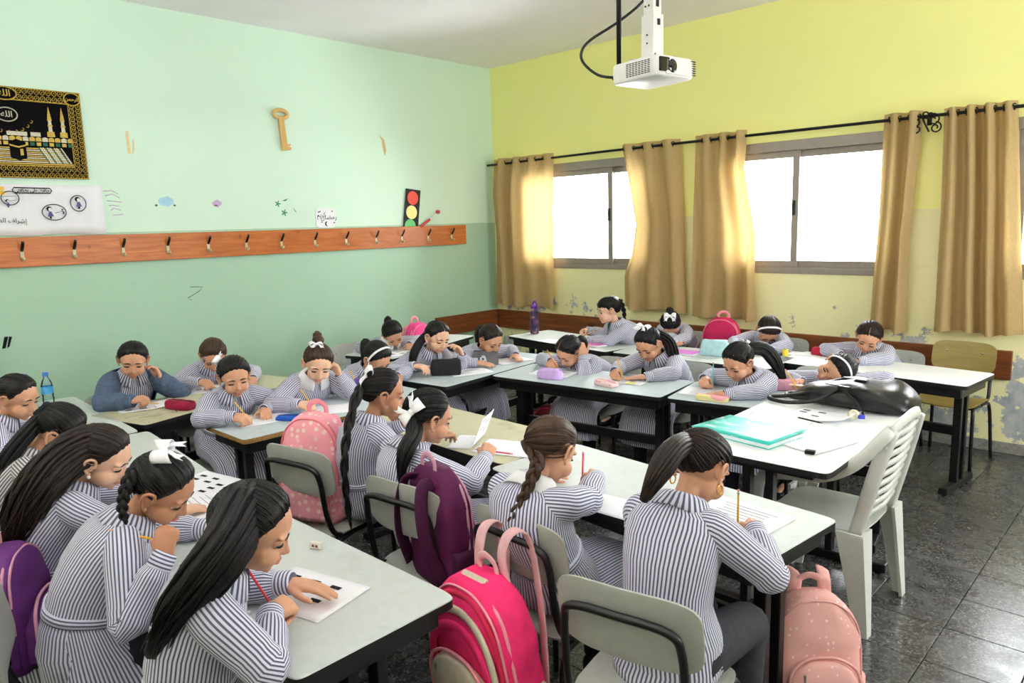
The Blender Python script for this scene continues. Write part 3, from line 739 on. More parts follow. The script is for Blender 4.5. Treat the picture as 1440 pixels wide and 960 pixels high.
for y, z in ((-.012, .24), (.012, .24), (0, .10), (0, .06)): mb.tube([A(y, -.0385, z), A(y, -.041, z)], .005, 8, up=(1, 0, 0))
mb.build('screws', M['edge_black'], pole)
mb = MB(); mb.box((0, 0, .863), (.16, .16, .012), bev=.002); mb.build('ceiling_plate', white_case, pole)
cd = MB().tube([A(0, 0, 0), A(0, 0, .90)], .013, 10).build('cable_pipe', M['black_iron']); cd.location = (3.62, -2.66, 2.503); tag(cd, 'thin black vertical pipe from ceiling behind the projector', 'pipe')
kx = A(3.62, -2.73, 2.44)
_p = [(3.80, -2.50, 3.40), (3.78, -2.50, 3.05), (3.72, -2.55, 2.86), (3.60, -2.62, 2.75), (3.48, -2.72, 2.66), (3.44, -2.75, 2.60), (3.455, -2.75, 2.54), (3.52, -2.71, 2.475), (3.60, -2.665, 2.455), (3.64, -2.645, 2.455)]
mb = MB(); mb.tube(cr([A(*p) for p in _p], 5), .0075, 8); mb.tube([A(3.585, -2.672, 2.453), A(3.64, -2.648, 2.455)], [.010, .017], 8)
o_ = mb.build('power_cable', M['edge_black'], None, off=A(3.64, -2.645, 2.455)); o_.location = (3.64, -2.645, 2.455); tag(o_, 'black power cable looping from the ceiling into projector', 'cable')

# unseen uplighters added to brighten the ceiling, trough set below the tubes
tube_m = bpy.data.materials.new('lit_uplighter_tube'); tube_m.use_nodes = True
_e = tube_m.node_tree.nodes['Principled BSDF']; _e.inputs['Emission Color'].default_value = (1, .98, .97, 1); _e.inputs['Emission Strength'].default_value = UPLIGHT
for k, (x, y) in enumerate(((3.4, -5.1), (5.8, -6.5), (2.0, -6.9), (4.6, -6.9), (7.2, -4.2))):
    lf = empty('added_uplighter', (x, y, H_ROOM-.70)); tag(lf, ('added out-of-view uplighter with two fluorescent tubes, '+('nearest the green wall', 'over the second pupil row', 'at the back near the green wall', 'directly behind the camera', 'nearest the right wall')[k]), 'lamp', 'added uplighters')
    MB().box((0, 0, -.035), (1.25, .17, .03), bev=.005).build('housing', white_case, lf)
    for dy in (-.05, .05): MB().tube([A(-.60, dy, .005), A(.60, dy, .005)], .013, 10).build('tube', tube_m, lf)
    for dx in (-.45, .45): MB().tube([A(dx, 0, -.03), A(dx, 0, .70)], .006, 6).build('hanger', M['chrome'], lf)

# ---------------------------------------------------------------- desks
def desk_proto(name, L, D, Hh, top_mat, edge_mat, legx=None, apron=True):
    root = empty(name)
    mb = MB()
    th = .026
    o = sq(L/2, D/2, 48, 26)
    top = [p+A(0, 0, Hh) for p in o]; t2 = [A(p[0]*.997, p[1]*.995, Hh) for p in o]
    mb.loft([np.array([p+A(0, 0, Hh-th) for p in o]), np.array([p+A(0, 0, Hh-.003) for p in o])], True, False, mi=1, smooth=False)
    mb.loft([np.array([p+A(0, 0, Hh-.003) for p in o]), np.array(t2)], False, True, mi=0, smooth=False)
    mb.mi[-1] = 0
    mb.build('tabletop', [top_mat, edge_mat], root)
    lx = legx or [-L/2+.10, L/2-.10]; sm = M['black_steel']
    if apron:
        mb = MB(); zc = Hh-th-.032
        x0, x1 = lx[0], lx[1]
        for y in (-D/2+.05, D/2-.05): mb.box(((x0+x1)/2, y, zc), (x1-x0+.12, .025, .06), bev=.003)
        for x in (x0-.05, x1+.05): mb.box((x, 0, zc), (.025, D-.10, .06), bev=.003)
        mb.build('apron', sm, root)
    for x in lx:
        mb = MB()
        for y in (-.045, .045): mb.box((x, y, (Hh-th)/2), (.045, .035, Hh-th-.05), bev=.004)
        mb.build('leg', sm, root)
        MB().box((x, 0, .028), (.05, D-.06, .044), bev=.006).build('foot', sm, root)
        MB().box((x, 0, Hh-th-.015), (.05, D-.10, .028), bev=.004).build('bracket', sm, root)
    MB().box(((lx[0]+lx[1])/2, 0, .36), (lx[1]-lx[0]-.045, .025, .06), bev=.004).build('stretcher', sm, root)
    return root
_dp = {}
def desk(label, cx, cy, rot, top='lam_white', L=1.24, D=.50, edge='edge_black'):
    k = (top, L, D, edge)
    if k not in _dp: r = _dp[k] = desk_proto('school_desk', L, D, .70, M[top], M[edge])
    else: r = copy_tree(_dp[k])
    r.location = (cx, cy, 0); r.rotation_euler = (0, 0, R(rot)); tag(r, label, 'desk', 'black framed school desks'); return r
def desk_c(label, p, side, rot, **k):   # p = world position of one top corner, side = (sx, sy) sign of that corner in the desk's own axes
    L, D = k.get('L', 1.24), k.get('D', .50); a = R(rot)
    v = Rz(a)@A(side[0]*L/2, side[1]*D/2, 0)
    return desk(label, p[0]-v[0], p[1]-v[1], rot, **k)
desk_c('nearest white-topped desk, with a lone eraser on it', (4.575, -4.775), (1, 1), .5)
desk_c('white-topped desk of the first row, left of the nearest desk', (3.31, -4.775), (1, 1), -5)
desk_c('white desk at the left frame edge holding the water bottles', (2.05, -4.70), (1, 1), -2)
desk_c('white-topped desk under the elbow of the girl with hoop earring', (5.165, -3.60), (1, 1), -6)
desk_c('worn cream-topped desk where a girl lifts a white sheet', (3.90, -3.40), (1, 1), -1.5, top='lam_cream')
desk_c('pale blue desk with raw chipboard edge and blue pencil case', (2.645, -4.43), (-1, -1), 90, top='lam_blue', L=1.24, D=.45, edge='edge_chip')
desk_c('pale blue-grey desk carrying the large black pencil case', (2.555, -3.04), (-1, -1), 96, top='lam_blue')
dd_ = desk_c('worn cream desk by the green wall with the red pencil case', (1.944, -4.633), (-1, -1), 106, top='lam_cream')
desk_c('desk by the green wall under the girl laying her head down', (1.46, -2.62), (-1, -1), 106)
desk_c('white desk in the corner carrying the dark purple bottle', (1.39, -1.28), (-1, -1), -8.3)
desk_c('white desk along the yellow wall with a light blue pencil case', (2.67, -1.44), (-1, -1), 3)
desk_c('white desk at the right end of the window row, chair behind', (5.02, -1.215), (1, -1), -6, top='lam_bright')
desk_c('white desk in the middle with the lilac pencil case', (2.535, -2.625), (-1, -1), 6.5, top='lam_blue')
desk_c('white desk partly hidden behind the black handbag', (3.80, -2.475), (-1, -1), 10, top='lam_blue', L=1.18)
mb = MB(); rnd_ = random.Random(5)
for k in range(9):
    x0, y0 = rnd_.uniform(-.58, -.15), rnd_.uniform(-.22, .10)
    mb.tube(cr([A(x0+.03*i+rnd_.uniform(-.01, .01), y0+rnd_.uniform(-.035, .035), .7004) for i in range(5)], 3), [(.0004, .0022)]*13, 4, up=(0, 0, 1))
tag(mb.build('pen_scribbles', M['ink'], dd_), kind='stuff')
td = desk_proto('teacher_desk', .66, 1.20, .74, M['lam_bright'], M['edge_black'], legx=[0, 0], apron=False)
for ch in list(td.children):
    if not ch.name.startswith('tabletop'): bpy.data.objects.remove(ch)
MB().box((0, -.04, .692), (.48, .95, .044), bev=.003).build('apron', M['black_steel'], td)
for y in (-.46, .27):
    mb = MB()
    for x in (-.05, .05): mb.box((x, y, .36), (.035, .045, .64), bev=.004)
    mb.build('leg', M['black_steel'], td)
    MB().box((.04, y, .028), (.56, .05, .044), bev=.006).build('foot', M['black_steel'], td)
MB().box((0, -.10, .36), (.025, .70, .06), bev=.004).build('stretcher', M['black_steel'], td)
td.location = (4.675, -2.70, 0); td.rotation_euler = (0, 0, R(1)); tag(td, 'teacher desk with black handbag, notebook and sheets on white top', 'desk')

# ---------------------------------------------------------------- chairs
def chair_proto(shell):
    root = empty('school_chair'); st = M['black_steel']
    mb = MB(); panel(mb, .19, .185, lambda x, y: A(x, y, .425+.35*x*x-.10*max(0, y-.08)-.12*max(0, -y-.1)), (0, 0, .006), 5.5); mb.build('seat', shell, root)
    mb = MB(); panel(mb, .20, .105, lambda x, z: A(x, -.205-.16*z+.55*x*x, .70+z), (0, .0055, .001), 4.5); mb.build('backrest', shell, root)
    for s in (-1, 1):
        MB().tube(cr([A(s*.19, .175, .002), A(s*.182, .16, .36), A(s*.172, .12, .408), A(s*.172, 0, .412)], 4), .0115, 8).build('leg', st, root)
        MB().tube(cr([A(s*.195, -.235, .002), A(s*.180, -.19, .35), A(s*.174, -.12, .408), A(s*.172, 0, .410)], 4), .0115, 8).build('leg', st, root)
    z0 = .41
    MB().tube(cr([A(-.172, -.08, z0), A(-.172, -.17, z0+.03), A(-.165, -.205, z0+.12), A(-.160, -.225, .68), A(-.13, -.240, .735), A(0, -.248, .745), A(.13, -.240, .735), A(.160, -.225, .68), A(.165, -.205, z0+.12), A(.172, -.17, z0+.03), A(.172, -.08, z0)], 5), .0115, 8).build('back_frame', st, root)
    mb = MB(); mb.tube([A(-.175, .10, .405), A(.175, .10, .405)], .010, 8); mb.tube([A(-.175, -.11, .405), A(.175, -.11, .405)], .010, 8); mb.build('cross_bar', st, root)
    for x in (-.11, .11):
        MB().tube([A(x, -.203, .735), A(x, -.193, .735)], [.008, .008], 8, up=(0, 0, 1)).build('rivet', M['chrome'], root)
    return root
CHAIRS = {}
def chair(label, x, y, yaw, shell='shell_grey'):
    if shell not in CHAIRS: r = CHAIRS[shell] = chair_proto(M[shell])
    else: r = copy_tree(CHAIRS[shell])
    r.location = (x, y, 0); r.rotation_euler = (0, 0, R(yaw-90)); tag(r, label, 'chair', 'school chairs'); return r
chair('empty wooden chair behind the right end of the window row', 4.77, -.40, -95, 'chair_wood')

# white garden chair pulled up to the teacher desk (local: faces +y)
gc = empty('garden_chair', (4.84, -2.82, 0), R(90)); tag(gc, 'white plastic garden chair pulled up to the teacher desk', 'chair'); pw = M['plastic_white']
mb = MB(); panel(mb, .215, .21, lambda x, y: A(x, y, .425-.02*math.cos(x*6)-.05*max(0, y-.12)**1.2+.03*max(0, -y-.1)), (0, 0, .006), 6); mb.build('seat', pw, gc)
for sx in (-1, 1):
    for sy in (1, -1):
        top = A(sx*.215, sy*.20, .43); bot = A(sx*.235, sy*.225-(.03 if sy < 0 else 0), .002)
        mb = MB(); rg = []
        for t in np.linspace(0, 1, 7):
            c = lerp(top, bot, t); w = lerp(.054, .024, t)
            rg.append(np.array([c+A(sx*p[0]-sx*w*.3, sy*p[1]-sy*w*.3, 0) for p in [A(-w, w, 0), A(w, w, 0), A(w, -w, 0), A(w-.014, -w, 0), A(w-.014, w-.014, 0), A(-w, w-.014, 0)]]))
        mb.loft(rg, smooth=False); mb.build('leg', pw, gc)
    # arm: from the front leg up, back along, rising into the back post
    mb = MB(); mb.tube(cr([A(sx*.235, .205, .40), A(sx*.262, .20, .52), A(sx*.272, .17, .605), A(sx*.275, .06, .635), A(sx*.27, -.08, .655), A(sx*.25, -.19, .72), A(sx*.215, -.275, .83), A(sx*.17, -.30, .865)], 5), [(.012, .026)]*36, 10, up=(1, 0, 0))
    mb.build('armrest', pw, gc)
    mb = MB(); mb.tube(cr([A(sx*.20, -.19, .40), A(sx*.205, -.225, .55), A(sx*.20, -.265, .72), A(sx*.17, -.30, .865)], 5), [(.012, .03)]*16, 10, up=(1, 0, 0)); mb.build('back_post', pw, gc)
mb = MB(); mb.tube(cr([A(-.18, -.298, .855), A(-.09, -.315, .885), A(0, -.32, .895), A(.09, -.315, .885), A(.18, -.298, .855)], 5), [(.012, .026)]*21, 10, up=(0, 1, 0)); mb.build('top_rail', pw, gc)
for k in range(9):
    z = .49+k*.043; yb = -.205-(z-.45)*.24
    MB().tube([A(-.20, yb, z), A(0, yb-.018, z), A(.20, yb, z)], [(.007, .013)]*3, 8, up=(0, 1, 0)).build('slat', pw, gc)

# ---------------------------------------------------------------- pupils
def remesh(mb, voxel, iters=2):
    me = bpy.data.meshes.new('body'); me.from_pydata(mb.v, [], mb.f)
    ob = bpy.data.objects.new('body', me); COL.objects.link(ob)
    m = ob.modifiers.new('r', 'REMESH'); m.mode = 'VOXEL'; m.voxel_size = voxel; m.use_smooth_shade = True
    s = ob.modifiers.new('s', 'SMOOTH'); s.factor = .5; s.iterations = iters
    out = bpy.data.meshes.new_from_object(ob.evaluated_get(bpy.context.evaluated_depsgraph_get()))
    bpy.data.objects.remove(ob); bpy.data.meshes.remove(me); return out
def chain(mb, pts, rad, n=10): mb.tube(pts, rad, n, round_=True)

def eye_mesh():
    mb = MB(); r = .0122
    def patch(rr, test, mi, n=20, m=14):
        for i in range(m):
            for j in range(n):
                def P(i, j):
                    el = -PI/2+PI*i/m; az = -PI+2*PI*j/n
                    return A(math.sin(az)*math.cos(el), math.cos(az)*math.cos(el), math.sin(el))
                c = P(i+.5, j+.5)
                if test(c): mb.add([P(i, j)*rr, P(i, j+1)*rr, P(i+1, j+1)*rr, P(i+1, j)*rr], [(0, 3, 2, 1)], mi=mi)
    gaze = nrm(A(0, 1, -.45))
    patch(r, lambda c: c[1] > -.2 and c@gaze < .86, 0)
    patch(r*1.01, lambda c: c@gaze > .80, 1)
    def lid(c): return c[1] > -.3 and c[2] > -.12+.25*abs(c[0])**2*0-.0
    patch(r*1.08, lid, 2)
    patch(r*1.07, lambda c: c[1] > -.3 and c[2] < -.62, 2)
    pts = [A(math.sin(a)*.985, math.cos(a)*.985, -.14-.10*abs(math.sin(a)))*r*1.12 for a in np.linspace(-1.25, 1.25, 9)]
    mb.tube(pts, [.0008, .0020, .0028, .0030, .0030, .0030, .0030, .0025, .0008], 5, mi=3)
    return mb.mesh('eye')
EYE = eye_mesh()
_eyes = {}
def hand(mb, W, d, n, side, pose, sc=1.0):
    """adds palm, four fingers and a thumb; returns the pinch point and the index knuckle"""
    d = nrm(d); n = nrm(n-d*np.dot(n, d)); lat = np.cross(n, d)*side       # towards the thumb (side = 1 right hand)
    P = dict(write=((52, 48, 22), (64, 58, 30), (74, 66, 36), (80, 66, 36)), flat=((6, 8, 6), (5, 8, 6), (6, 9, 6), (8, 10, 8)),
             relaxed=((28, 34, 20), (34, 38, 22), (40, 42, 24), (44, 44, 26)), fist=((70, 85, 45), (74, 88, 48), (76, 88, 48), (78, 86, 46)))[pose]
    offs = (.0225, .0075, -.0075, -.0215); ln = (.94, 1.04, .97, .78); tips = []; kn = None
    for i in range(4):
        m0 = W+lat*offs[i]*.55*sc; m1 = W+(d*(.064-.004*abs(i-1.2))+lat*offs[i])*sc
        chain(mb, [m0-d*.01, m0+(m1-m0)*.5+n*.002, m1], [.0125*sc, .0125*sc, .0105*sc], 9)
        a = 0; p = m1; pts = [m1]; spread = (i-1.5)*(-.06 if pose == 'flat' else -.03)
        for k, L in enumerate((.031, .021, .017)):
            a += R(P[i][k]); v = nrm(d*math.cos(a)-n*math.sin(a)+lat*spread*(-1)*-1)
            p = p+v*L*ln[i]*sc; pts.append(p)
        chain(mb, pts, [.0088*sc, .0080*sc, .0070*sc, .0058*sc], 9); tips.append(pts[-1])
        if i == 0: kn = m1; idx = pts
    tb = W+(d*.014+lat*.018-n*.003)*sc
    if pose in ('write', 'fist'):
        t1 = tb+(d*.024+lat*.018-n*.016)*sc; t2 = lerp(t1, idx[-1], .55)+lat*.006*sc; t3 = idx[-1]+lat*.006*sc-d*.002
    else:
        t1 = tb+(d*.024+lat*.024-n*.008)*sc; t2 = t1+(d*.026+lat*.012-n*.004)*sc; t3 = t2+(d*.018+lat*.004-n*.002)*sc
    chain(mb, [tb-d*.008*sc, t1, t2, t3], [.0125*sc, .0105*sc, .0085*sc, .0066*sc], 9)
    return (idx[-1]+t3)/2, kn, n

def ik(S, W, a, b, hint):
    v = W-S; d = np.linalg.norm(v); dm = (a+b)*.985
    if d > dm: W = S+v/d*dm; d = dm
    if d < abs(a-b)*1.05: d = abs(a-b)*1.05
    u = nrm(v); x = (a*a-b*b+d*d)/(2*d); h = math.sqrt(max(0, a*a-x*x))
    hn = nrm(hint-u*np.dot(hint, u)); return S+u*x+hn*h, W

AZ = [(0, 39), (18, 37), (34, 30), (48, 18), (58, 7), (67, -6), (74, -16), (80, -10), (87, 6), (98, 6), (112, -24), (130, -40), (160, -48), (180, -50)]
def hair_cap(ob_parent, off, Hc, Mh, mat, gather, thick=.010, part=0, az=AZ, full=0.0, seed=0, fringe=False, nstr=110):
    rows, cols = 18, 64; V_, F_, UV_ = [], [], []; c0 = A(0, -.012, .028); er = A(.0745, .0905, .0785)
    g = nrm(A(*gather)-c0)
    e1 = nrm(np.cross(g, A(1, 0, .01))); e2 = np.cross(g, e1)
    pos = []
    def lowest(a):
        lo = interp(abs((a+180) % 360-180), az)+1.6*math.sin(a*.33+seed)+2.4*nz((a*.07, seed, 0), 1)
        if fringe and abs(a) < 58: lo -= 30*(1-(abs(a)/58)**2)+4*math.sin(a*.7)
        return lo
    def radius(d, t):
        rr = 1/math.sqrt((d[0]/er[0])**2+(d[1]/er[1])**2+(d[2]/er[2])**2)
        k = 1-(1-min(1, t/.42))**2
        th = -.0022+(thick+.0022)*k+full*max(0, -d[1])*max(0, .6-d[2])
        q = d-g*np.dot(d, g); an = math.atan2(q@e2, q@e1)
        th += (.0012*math.sin(an*29+seed)+.0016*nz((an*7, d[2]*2, seed), 1.5))*k
        if part: th -= .003*math.exp(-(d[0]/.04)**2)*(1 if d[1]+d[2] > .6 else 0)
        return rr+th, an
    def dirn(a, el): return A(math.sin(a)*math.cos(el), math.cos(a)*math.cos(el), math.sin(el))
    for j in range(cols):
        a = -180+360*j/cols; lo = lowest(a); row = []
        for i in range(rows):
            t = i/(rows-1); d = dirn(R(a), R(lerp(lo, 90, t**.9))); rr, an = radius(d, t)
            row.append((c0+d*rr, an/(2*PI), math.acos(max(-1, min(1, d@g)))/PI))
        pos.append(row)
    verts = [Hc+Mh@p[0] for r in pos for p in r]; faces, uvs = [], []
    for j in range(cols):
        k = (j+1) % cols
        for i in range(rows-1):
            ids = [(j, i), (k, i), (k, i+1), (j, i+1)]; q = [pos[x][y][1:] for x, y in ids]; us = [x[0] for x in q]
            if max(us)-min(us) > .5: q = [(x[0]+1 if x[0] < 0 else x[0], x[1]) for x in q]
            faces.append(tuple(x*rows+y for x, y in ids)[::-1]); uvs.append([(x[0], x[1]) for x in q][::-1])
    mb = MB(); mb.add(verts, faces, uvs)
    rnd = random.Random(seed)                # combed strands from the hairline to the gathering point
    for k in range(nstr):
        a = rnd.uniform(-180, 180)
        if abs(a) > 150 and rnd.random() < .5: a *= .5
        d0 = dirn(R(a), R(lowest(a)+rnd.random()**2*26+1.0)); w_ = math.acos(max(-1, min(1, d0@g)))
        if w_ < .35: continue
        pts, rd = [], []; n_ = 9; r0_ = rnd.uniform(.0016, .0030); end = rnd.uniform(.8, 1.0)
        for i in range(n_):
            x = i/(n_-1)*end; d = nrm((d0*math.sin((1-x)*w_)+g*math.sin(x*w_))/max(1e-6, math.sin(w_)))
            rr, an = radius(d, min(1, .04+x*w_*1.0)); pts.append(Hc+Mh@(c0+d*(rr+.0002))); rd.append((r0_*.7, r0_*(.35+.65*math.sin(PI*min(1, x*.8+.15)))))
        mb.tube(pts, rd, 5, U=.1, V=4)
        for u_ in mb.uv[-(5*(n_-1)+2):]:
            for q_ in range(len(u_)): u_[q_] = (u_[q_][0]+k*.29, u_[q_][1])
    h = mb.build('hair', mat, ob_parent, off=off)
    if part:
        pts = []
        for t in np.linspace(0, 1, 9):
            el = R(lerp(34, 100, t)); d = A(part*.0, math.cos(el), math.sin(el))
            rr = 1/math.sqrt((d[1]/er[1])**2+(d[2]/er[2])**2); pts.append(Hc+Mh@(c0+d*(rr+thick-.0026)+A(.004, 0, 0)))
        MB().tube(pts, [.0006]+[.0012]*7+[.0004], 6).build('hair_parting', SKIN[1], h, off=off)
    return h
def locks(parent, off, path, rad, mat, n=34, seed=0, name='ponytail', core=True, lr=.30, tip=.75, wav=0.0, flat=.8, tie=None):
    rnd = random.Random(seed); path = cr(path, 5); m = len(path); mb = MB()
    rr = [interp(i/(m-1), rad) for i in range(m)]
    fr = tube_rings(path, [1.0]*m, 4)
    N = [nrm(f[0]-p) for f, p in zip(fr, path)]; B = [nrm(f[1]-p) for f, p in zip(fr, path)]
    if core: mb.tube(path, [(r*.80, r*.80*flat) for r in rr], 10, U=1, V=2, ripple=lambda t, a: 1+.06*math.sin(a*5+t*4))
    for k in range(n):
        th = rnd.random()*2*PI; q = .55+.45*math.sqrt(rnd.random()); te = lerp(tip, 1.0, rnd.random()); ph = rnd.random()*6
        M_ = 12; pts, rd = [], []
        for i in range(M_):
            t = i/(M_-1)*te; f = t*(m-1); i0 = min(int(f), m-2); w = f-i0
            p = lerp(path[i0], path[i0+1], w); r_ = lerp(rr[i0], rr[i0+1], w)
            o = N[i0]*math.cos(th+.5*t)*q*r_+B[i0]*math.sin(th+.5*t)*q*r_*flat
            o = o+(N[i0]*math.sin(t*14+ph)+B[i0]*math.cos(t*12+ph))*wav*t
            pts.append(p+o); rd.append(max(.0009, lr*r_*(1-(i/(M_-1))**3*.85)*(.55 if i == 0 else 1)))
        mb.tube(pts, rd, 6, U=.25, V=2)
        for u in mb.uv[-6*(M_-1)-2:]: 
            for x in range(len(u)): u[x] = (u[x][0]+k*.37, u[x][1])
    return mb.build(name, mat, parent, off=off)
def braid(parent, off, path, w, mat, turns=5, taper=.45):
    path = cr(path, 6); m = len(path); fr = tube_rings(path, [1.0]*m, 4, up=(1, .2, 0))
    mb = MB(); S = turns*10
    for k in range(3):
        pts, rd = [], []
        for i in range(S+1):
            t = i/S; f = t*(m-1)*.93; i0 = min(int(f), m-2); q = f-i0; p = lerp(path[i0], path[i0+1], q)
            N = nrm(fr[i0][0]-path[i0]); B = nrm(fr[i0][1]-path[i0]); a = 2*PI*turns*t*.5+2*PI*k/3; ww = w*lerp(1, taper, t)
            pts.append(p+N*ww*.62*math.sin(a)+B*ww*.40*math.sin(2*a)); rd.append((ww*.50, ww*.44))
        mb.tube(pts, rd, 8, U=.4, V=3)
    mb.tube([path[int(.92*(m-1))], path[-2], path[-1]], [w*taper*.55, w*taper*.6, w*.05], 8)
    return mb.build('braid', mat, parent, off=off)
def bow(parent, off, c, x, y, s=1.0, name='bow', mat=None):
    x = nrm(x); y = nrm(y-x*np.dot(x, y)); z = np.cross(x, y); B_ = np.column_stack([x, y, z]); mb = MB()
    for sg in (-1, 1):
        P = []
        for i in range(15):
            u = i/14*2*PI*.93+.2; row = []
            for v in (-1, -.5, 0, .5, 1):
                k = math.sin(u/2); row.append(c+B_@(A(sg*(.004+.050*k*k), .017*math.sin(u)+.006, v*(.010+.016*k)+.006*k*math.sin(u))*s))
            P.append(row)
        mb.grid(P)
        P = []
        for i in range(6):
            t = i/5; P.append([c+B_@(A(sg*(.006+.034*t)+v*(.006+.008*t), .010+.006*math.sin(t*4), -.048*t+abs(v)*.012*(t == 1)*-1)*s) for v in (-1, 0, 1)])
        mb.grid(P)
    mb.ell(c+B_@(A(0, .010, 0)*s), B_*A(.011, .011, .013)*s, 10, 7)
    return mb.build(name, mat or M['ribbon'], parent, off=off, solid=.0016)

PERSONS = {}
def girl(key, label, H, yaw, pitch, roll, byaw, rh=None, lh=None, hair='pony', hcol='black', tail=None, gather=(0, -.095, .055), skin=1, collar='stripe', cloth='stripe',
         outfit='dress', voxel=.0058, part=0, bowat=None, band=False, ear=None, drape=False, L=.40, seatz=.50, chair_label=None, chair_off=(0, 0, 0), sc=1.0, fringe=False, scrunch=None, thick=.010, full=0.0, lean_hint=None, shift=0.0, tailw=1.0, pencil=None, shell='shell_grey', nochair=False, fwd=0.0, hip=None, chair_at=None):
    Hc = A(*H); f0 = A(math.cos(R(yaw)), math.sin(R(yaw)), 0); r0 = A(f0[1], -f0[0], 0); Z = A(0, 0, 1)
    p = R(pitch); f = f0*math.cos(p)-Z*math.sin(p); u = Z*math.cos(p)+f0*math.sin(p)
    q = R(roll); u, r = u*math.cos(q)+r0*math.sin(q), r0*math.cos(q)-u*math.sin(q)
    Mh = np.column_stack([r, f, u])*sc
    b = A(math.cos(R(byaw)), math.sin(R(byaw)), 0); s = A(b[1], -b[0], 0)
    att = Hc+Mh@A(0, -.028, -.052); nd = nrm(Z*.72+b*.34+u*.30)
    N = att-nd*.062*sc-b*.012
    dz = min(N[2]-seatz, L*.985); back = math.sqrt(max(0, L*L-dz*dz)); P = A(N[0]-b[0]*(back-fwd)+s[0]*shift, N[1]-b[1]*(back-fwd)+s[1]*shift, seatz)
    if hip is not None: P = A(hip[0], hip[1], seatz)
    if N[2]-seatz > L: P[2] = seatz+(N[2]-seatz-L)*.5
    root = empty('person', (P[0], P[1], 0)); off = A(P[0], P[1], 0); tag(root, label, 'person', 'schoolgirls at their desks')
    # spine
    c1 = P+Z*.16-b*.035; c2 = N-nd*.13-b*.02
    def spine(t): return P*(1-t)**3+3*c1*t*(1-t)**2+3*c2*t*t*(1-t)+N*t**3
    def tan(t): return nrm(spine(min(1, t+.02))-spine(max(0, t-.02)))
    S = {}
    for sg, k in ((1, 'r'), (-1, 'l')): S[k] = spine(.90)+s*sg*.118*sc-nd*.006
    mb = MB()
    # head
    def hp(x, y, z): return Hc+Mh@A(x, y, z)
    def he(c, rad, n=18, m=12): mb.ell(hp(*c), Mh*A(*rad), n, m)
    he((0, -.012, .028), (.0735, .0895, .0765), 24, 16); he((0, .021, -.026), (.0550, .059, .066), 20, 14); he((0, .035, -.063), (.031, .039, .030)); he((0, .059, -.081), (.0145, .0135, .0120))
    for sg in (-1, 1):
        he((sg*.034, .044, -.036), (.0285, .031, .031)); he((sg*.029, .063, .024), (.026, .013, .009))
        he((sg*.071, -.010, -.004), (.007, .014, .022)); 
        he((sg*.0085, .0825, -.029), (.0065, .0072, .0056))
    chain(mb, [hp(0, .072, .010), hp(0, .0815, -.012), hp(0, .0895, -.0255)], [.0068*sc, .0072*sc, .0086*sc])
    he((0, .0750, -.050), (.017, .008, .0066)); he((0, .0735, -.0595), (.0145, .008, .0062))
    chain(mb, [hp(0, -.02, -.03), att-nd*.01, N, N-nd*.05], [.041*sc, .033*sc, .036*sc, .06*sc], 14)
    # trunk, arms, legs (under the clothes)
    chain(mb, [N-nd*.05, spine(.7), spine(.4), P], [.06, .075, .075, .085], 14)
    chain(mb, [S['r'], spine(.93), S['l']], [.030, .038, .030], 12)
    info = {}
    hands = {}
    for k, sg, spec in (('r', 1, rh), ('l', -1, lh)):
        if spec is None: spec = dict(w=spine(.9)*A(1, 1, 0)+b*.20+s*sg*.12+Z*.745, pose='flat')
        ua, fa = .205*sc, .185*sc
        pose = spec.get('pose', 'flat'); tgt = A(*spec['w']) if not isinstance(spec['w'], np.ndarray) else spec['w']
        d_h = spec.get('d')
        din = nrm(b*.85-s*sg*.45-Z*.12) if d_h is None else nrm(A(*d_h))
        W = tgt-din*.062*sc            # the target is the middle of the hand
        hint = A(*spec['hint']) if 'hint' in spec else nrm(s*sg*.8-Z*.65-b*.25)
        E, W = ik(S[k], W, ua, fa, hint)
        if E[2] < spec.get('ez', .742) and spec.get('onTable', True) and (E-P)@b > .16: E = A(E[0], E[1], spec.get('ez', .742))
        fore = nrm(W-E)
        n_h = A(*spec['n']) if 'n' in spec else (Z*.80+s*sg*.55 if pose == 'write' else Z*.95+s*sg*.15)
        hd = nrm(din*.75+fore*.35) if d_h is None else din
        chain(mb, [S[k], lerp(S[k], E, .5), E, lerp(E, W, .5), W], [.040*sc, .037*sc, .033*sc, .030*sc, .021*sc], 12)
        pin, kn, nn = hand(mb, W+hd*.006, hd, n_h, sg, pose, sc*1.02)
        hands[k] = (pin, kn, nn, W, E, hd); info[k] = (S[k], E, W)
    knees = {}
    for k, sg in (('r', 1), ('l', -1)):
        hip = P+s*sg*.07; K = P*A(1, 1, 0)+b*.33+s*sg*.085+Z*.455; An = K*A(1, 1, 0)+b*.0+Z*.08
        knees[k] = (hip, K, An)
        chain(mb, [hip, lerp(hip, K, .5), K, lerp(K, An, .4), An], [.065, .057, .046, .043, .030], 12)
        chain(mb, [An-Z*.03, An*A(1, 1, 0)+b*.05+Z*.035, An*A(1, 1, 0)+b*.12+Z*.03], [.028, .028, .022], 10)
    me = remesh(mb, voxel); me.transform(Matrix.Translation(Vector(-off))); me.materials.clear(); me.materials.append(SKIN[skin])
    body = bpy.data.objects.new('body', me); COL.objects.link(body); body.parent = root
    bvh = BVHTree.FromPolygons([v.co for v in me.vertices], [list(p_.vertices) for p_ in me.polygons])
    def face(x, z):
        o = hp(x, .2, z)-off; hit = bvh.ray_cast(Vector(o), Vector(-f), .25)
        y_ = float((Mh.T@(np.array(hit[0])+off-Hc))[1]/sc**2) if hit[0] is not None else 0
        return y_ if .055 < y_ < .1 else .079-abs(x)*.25
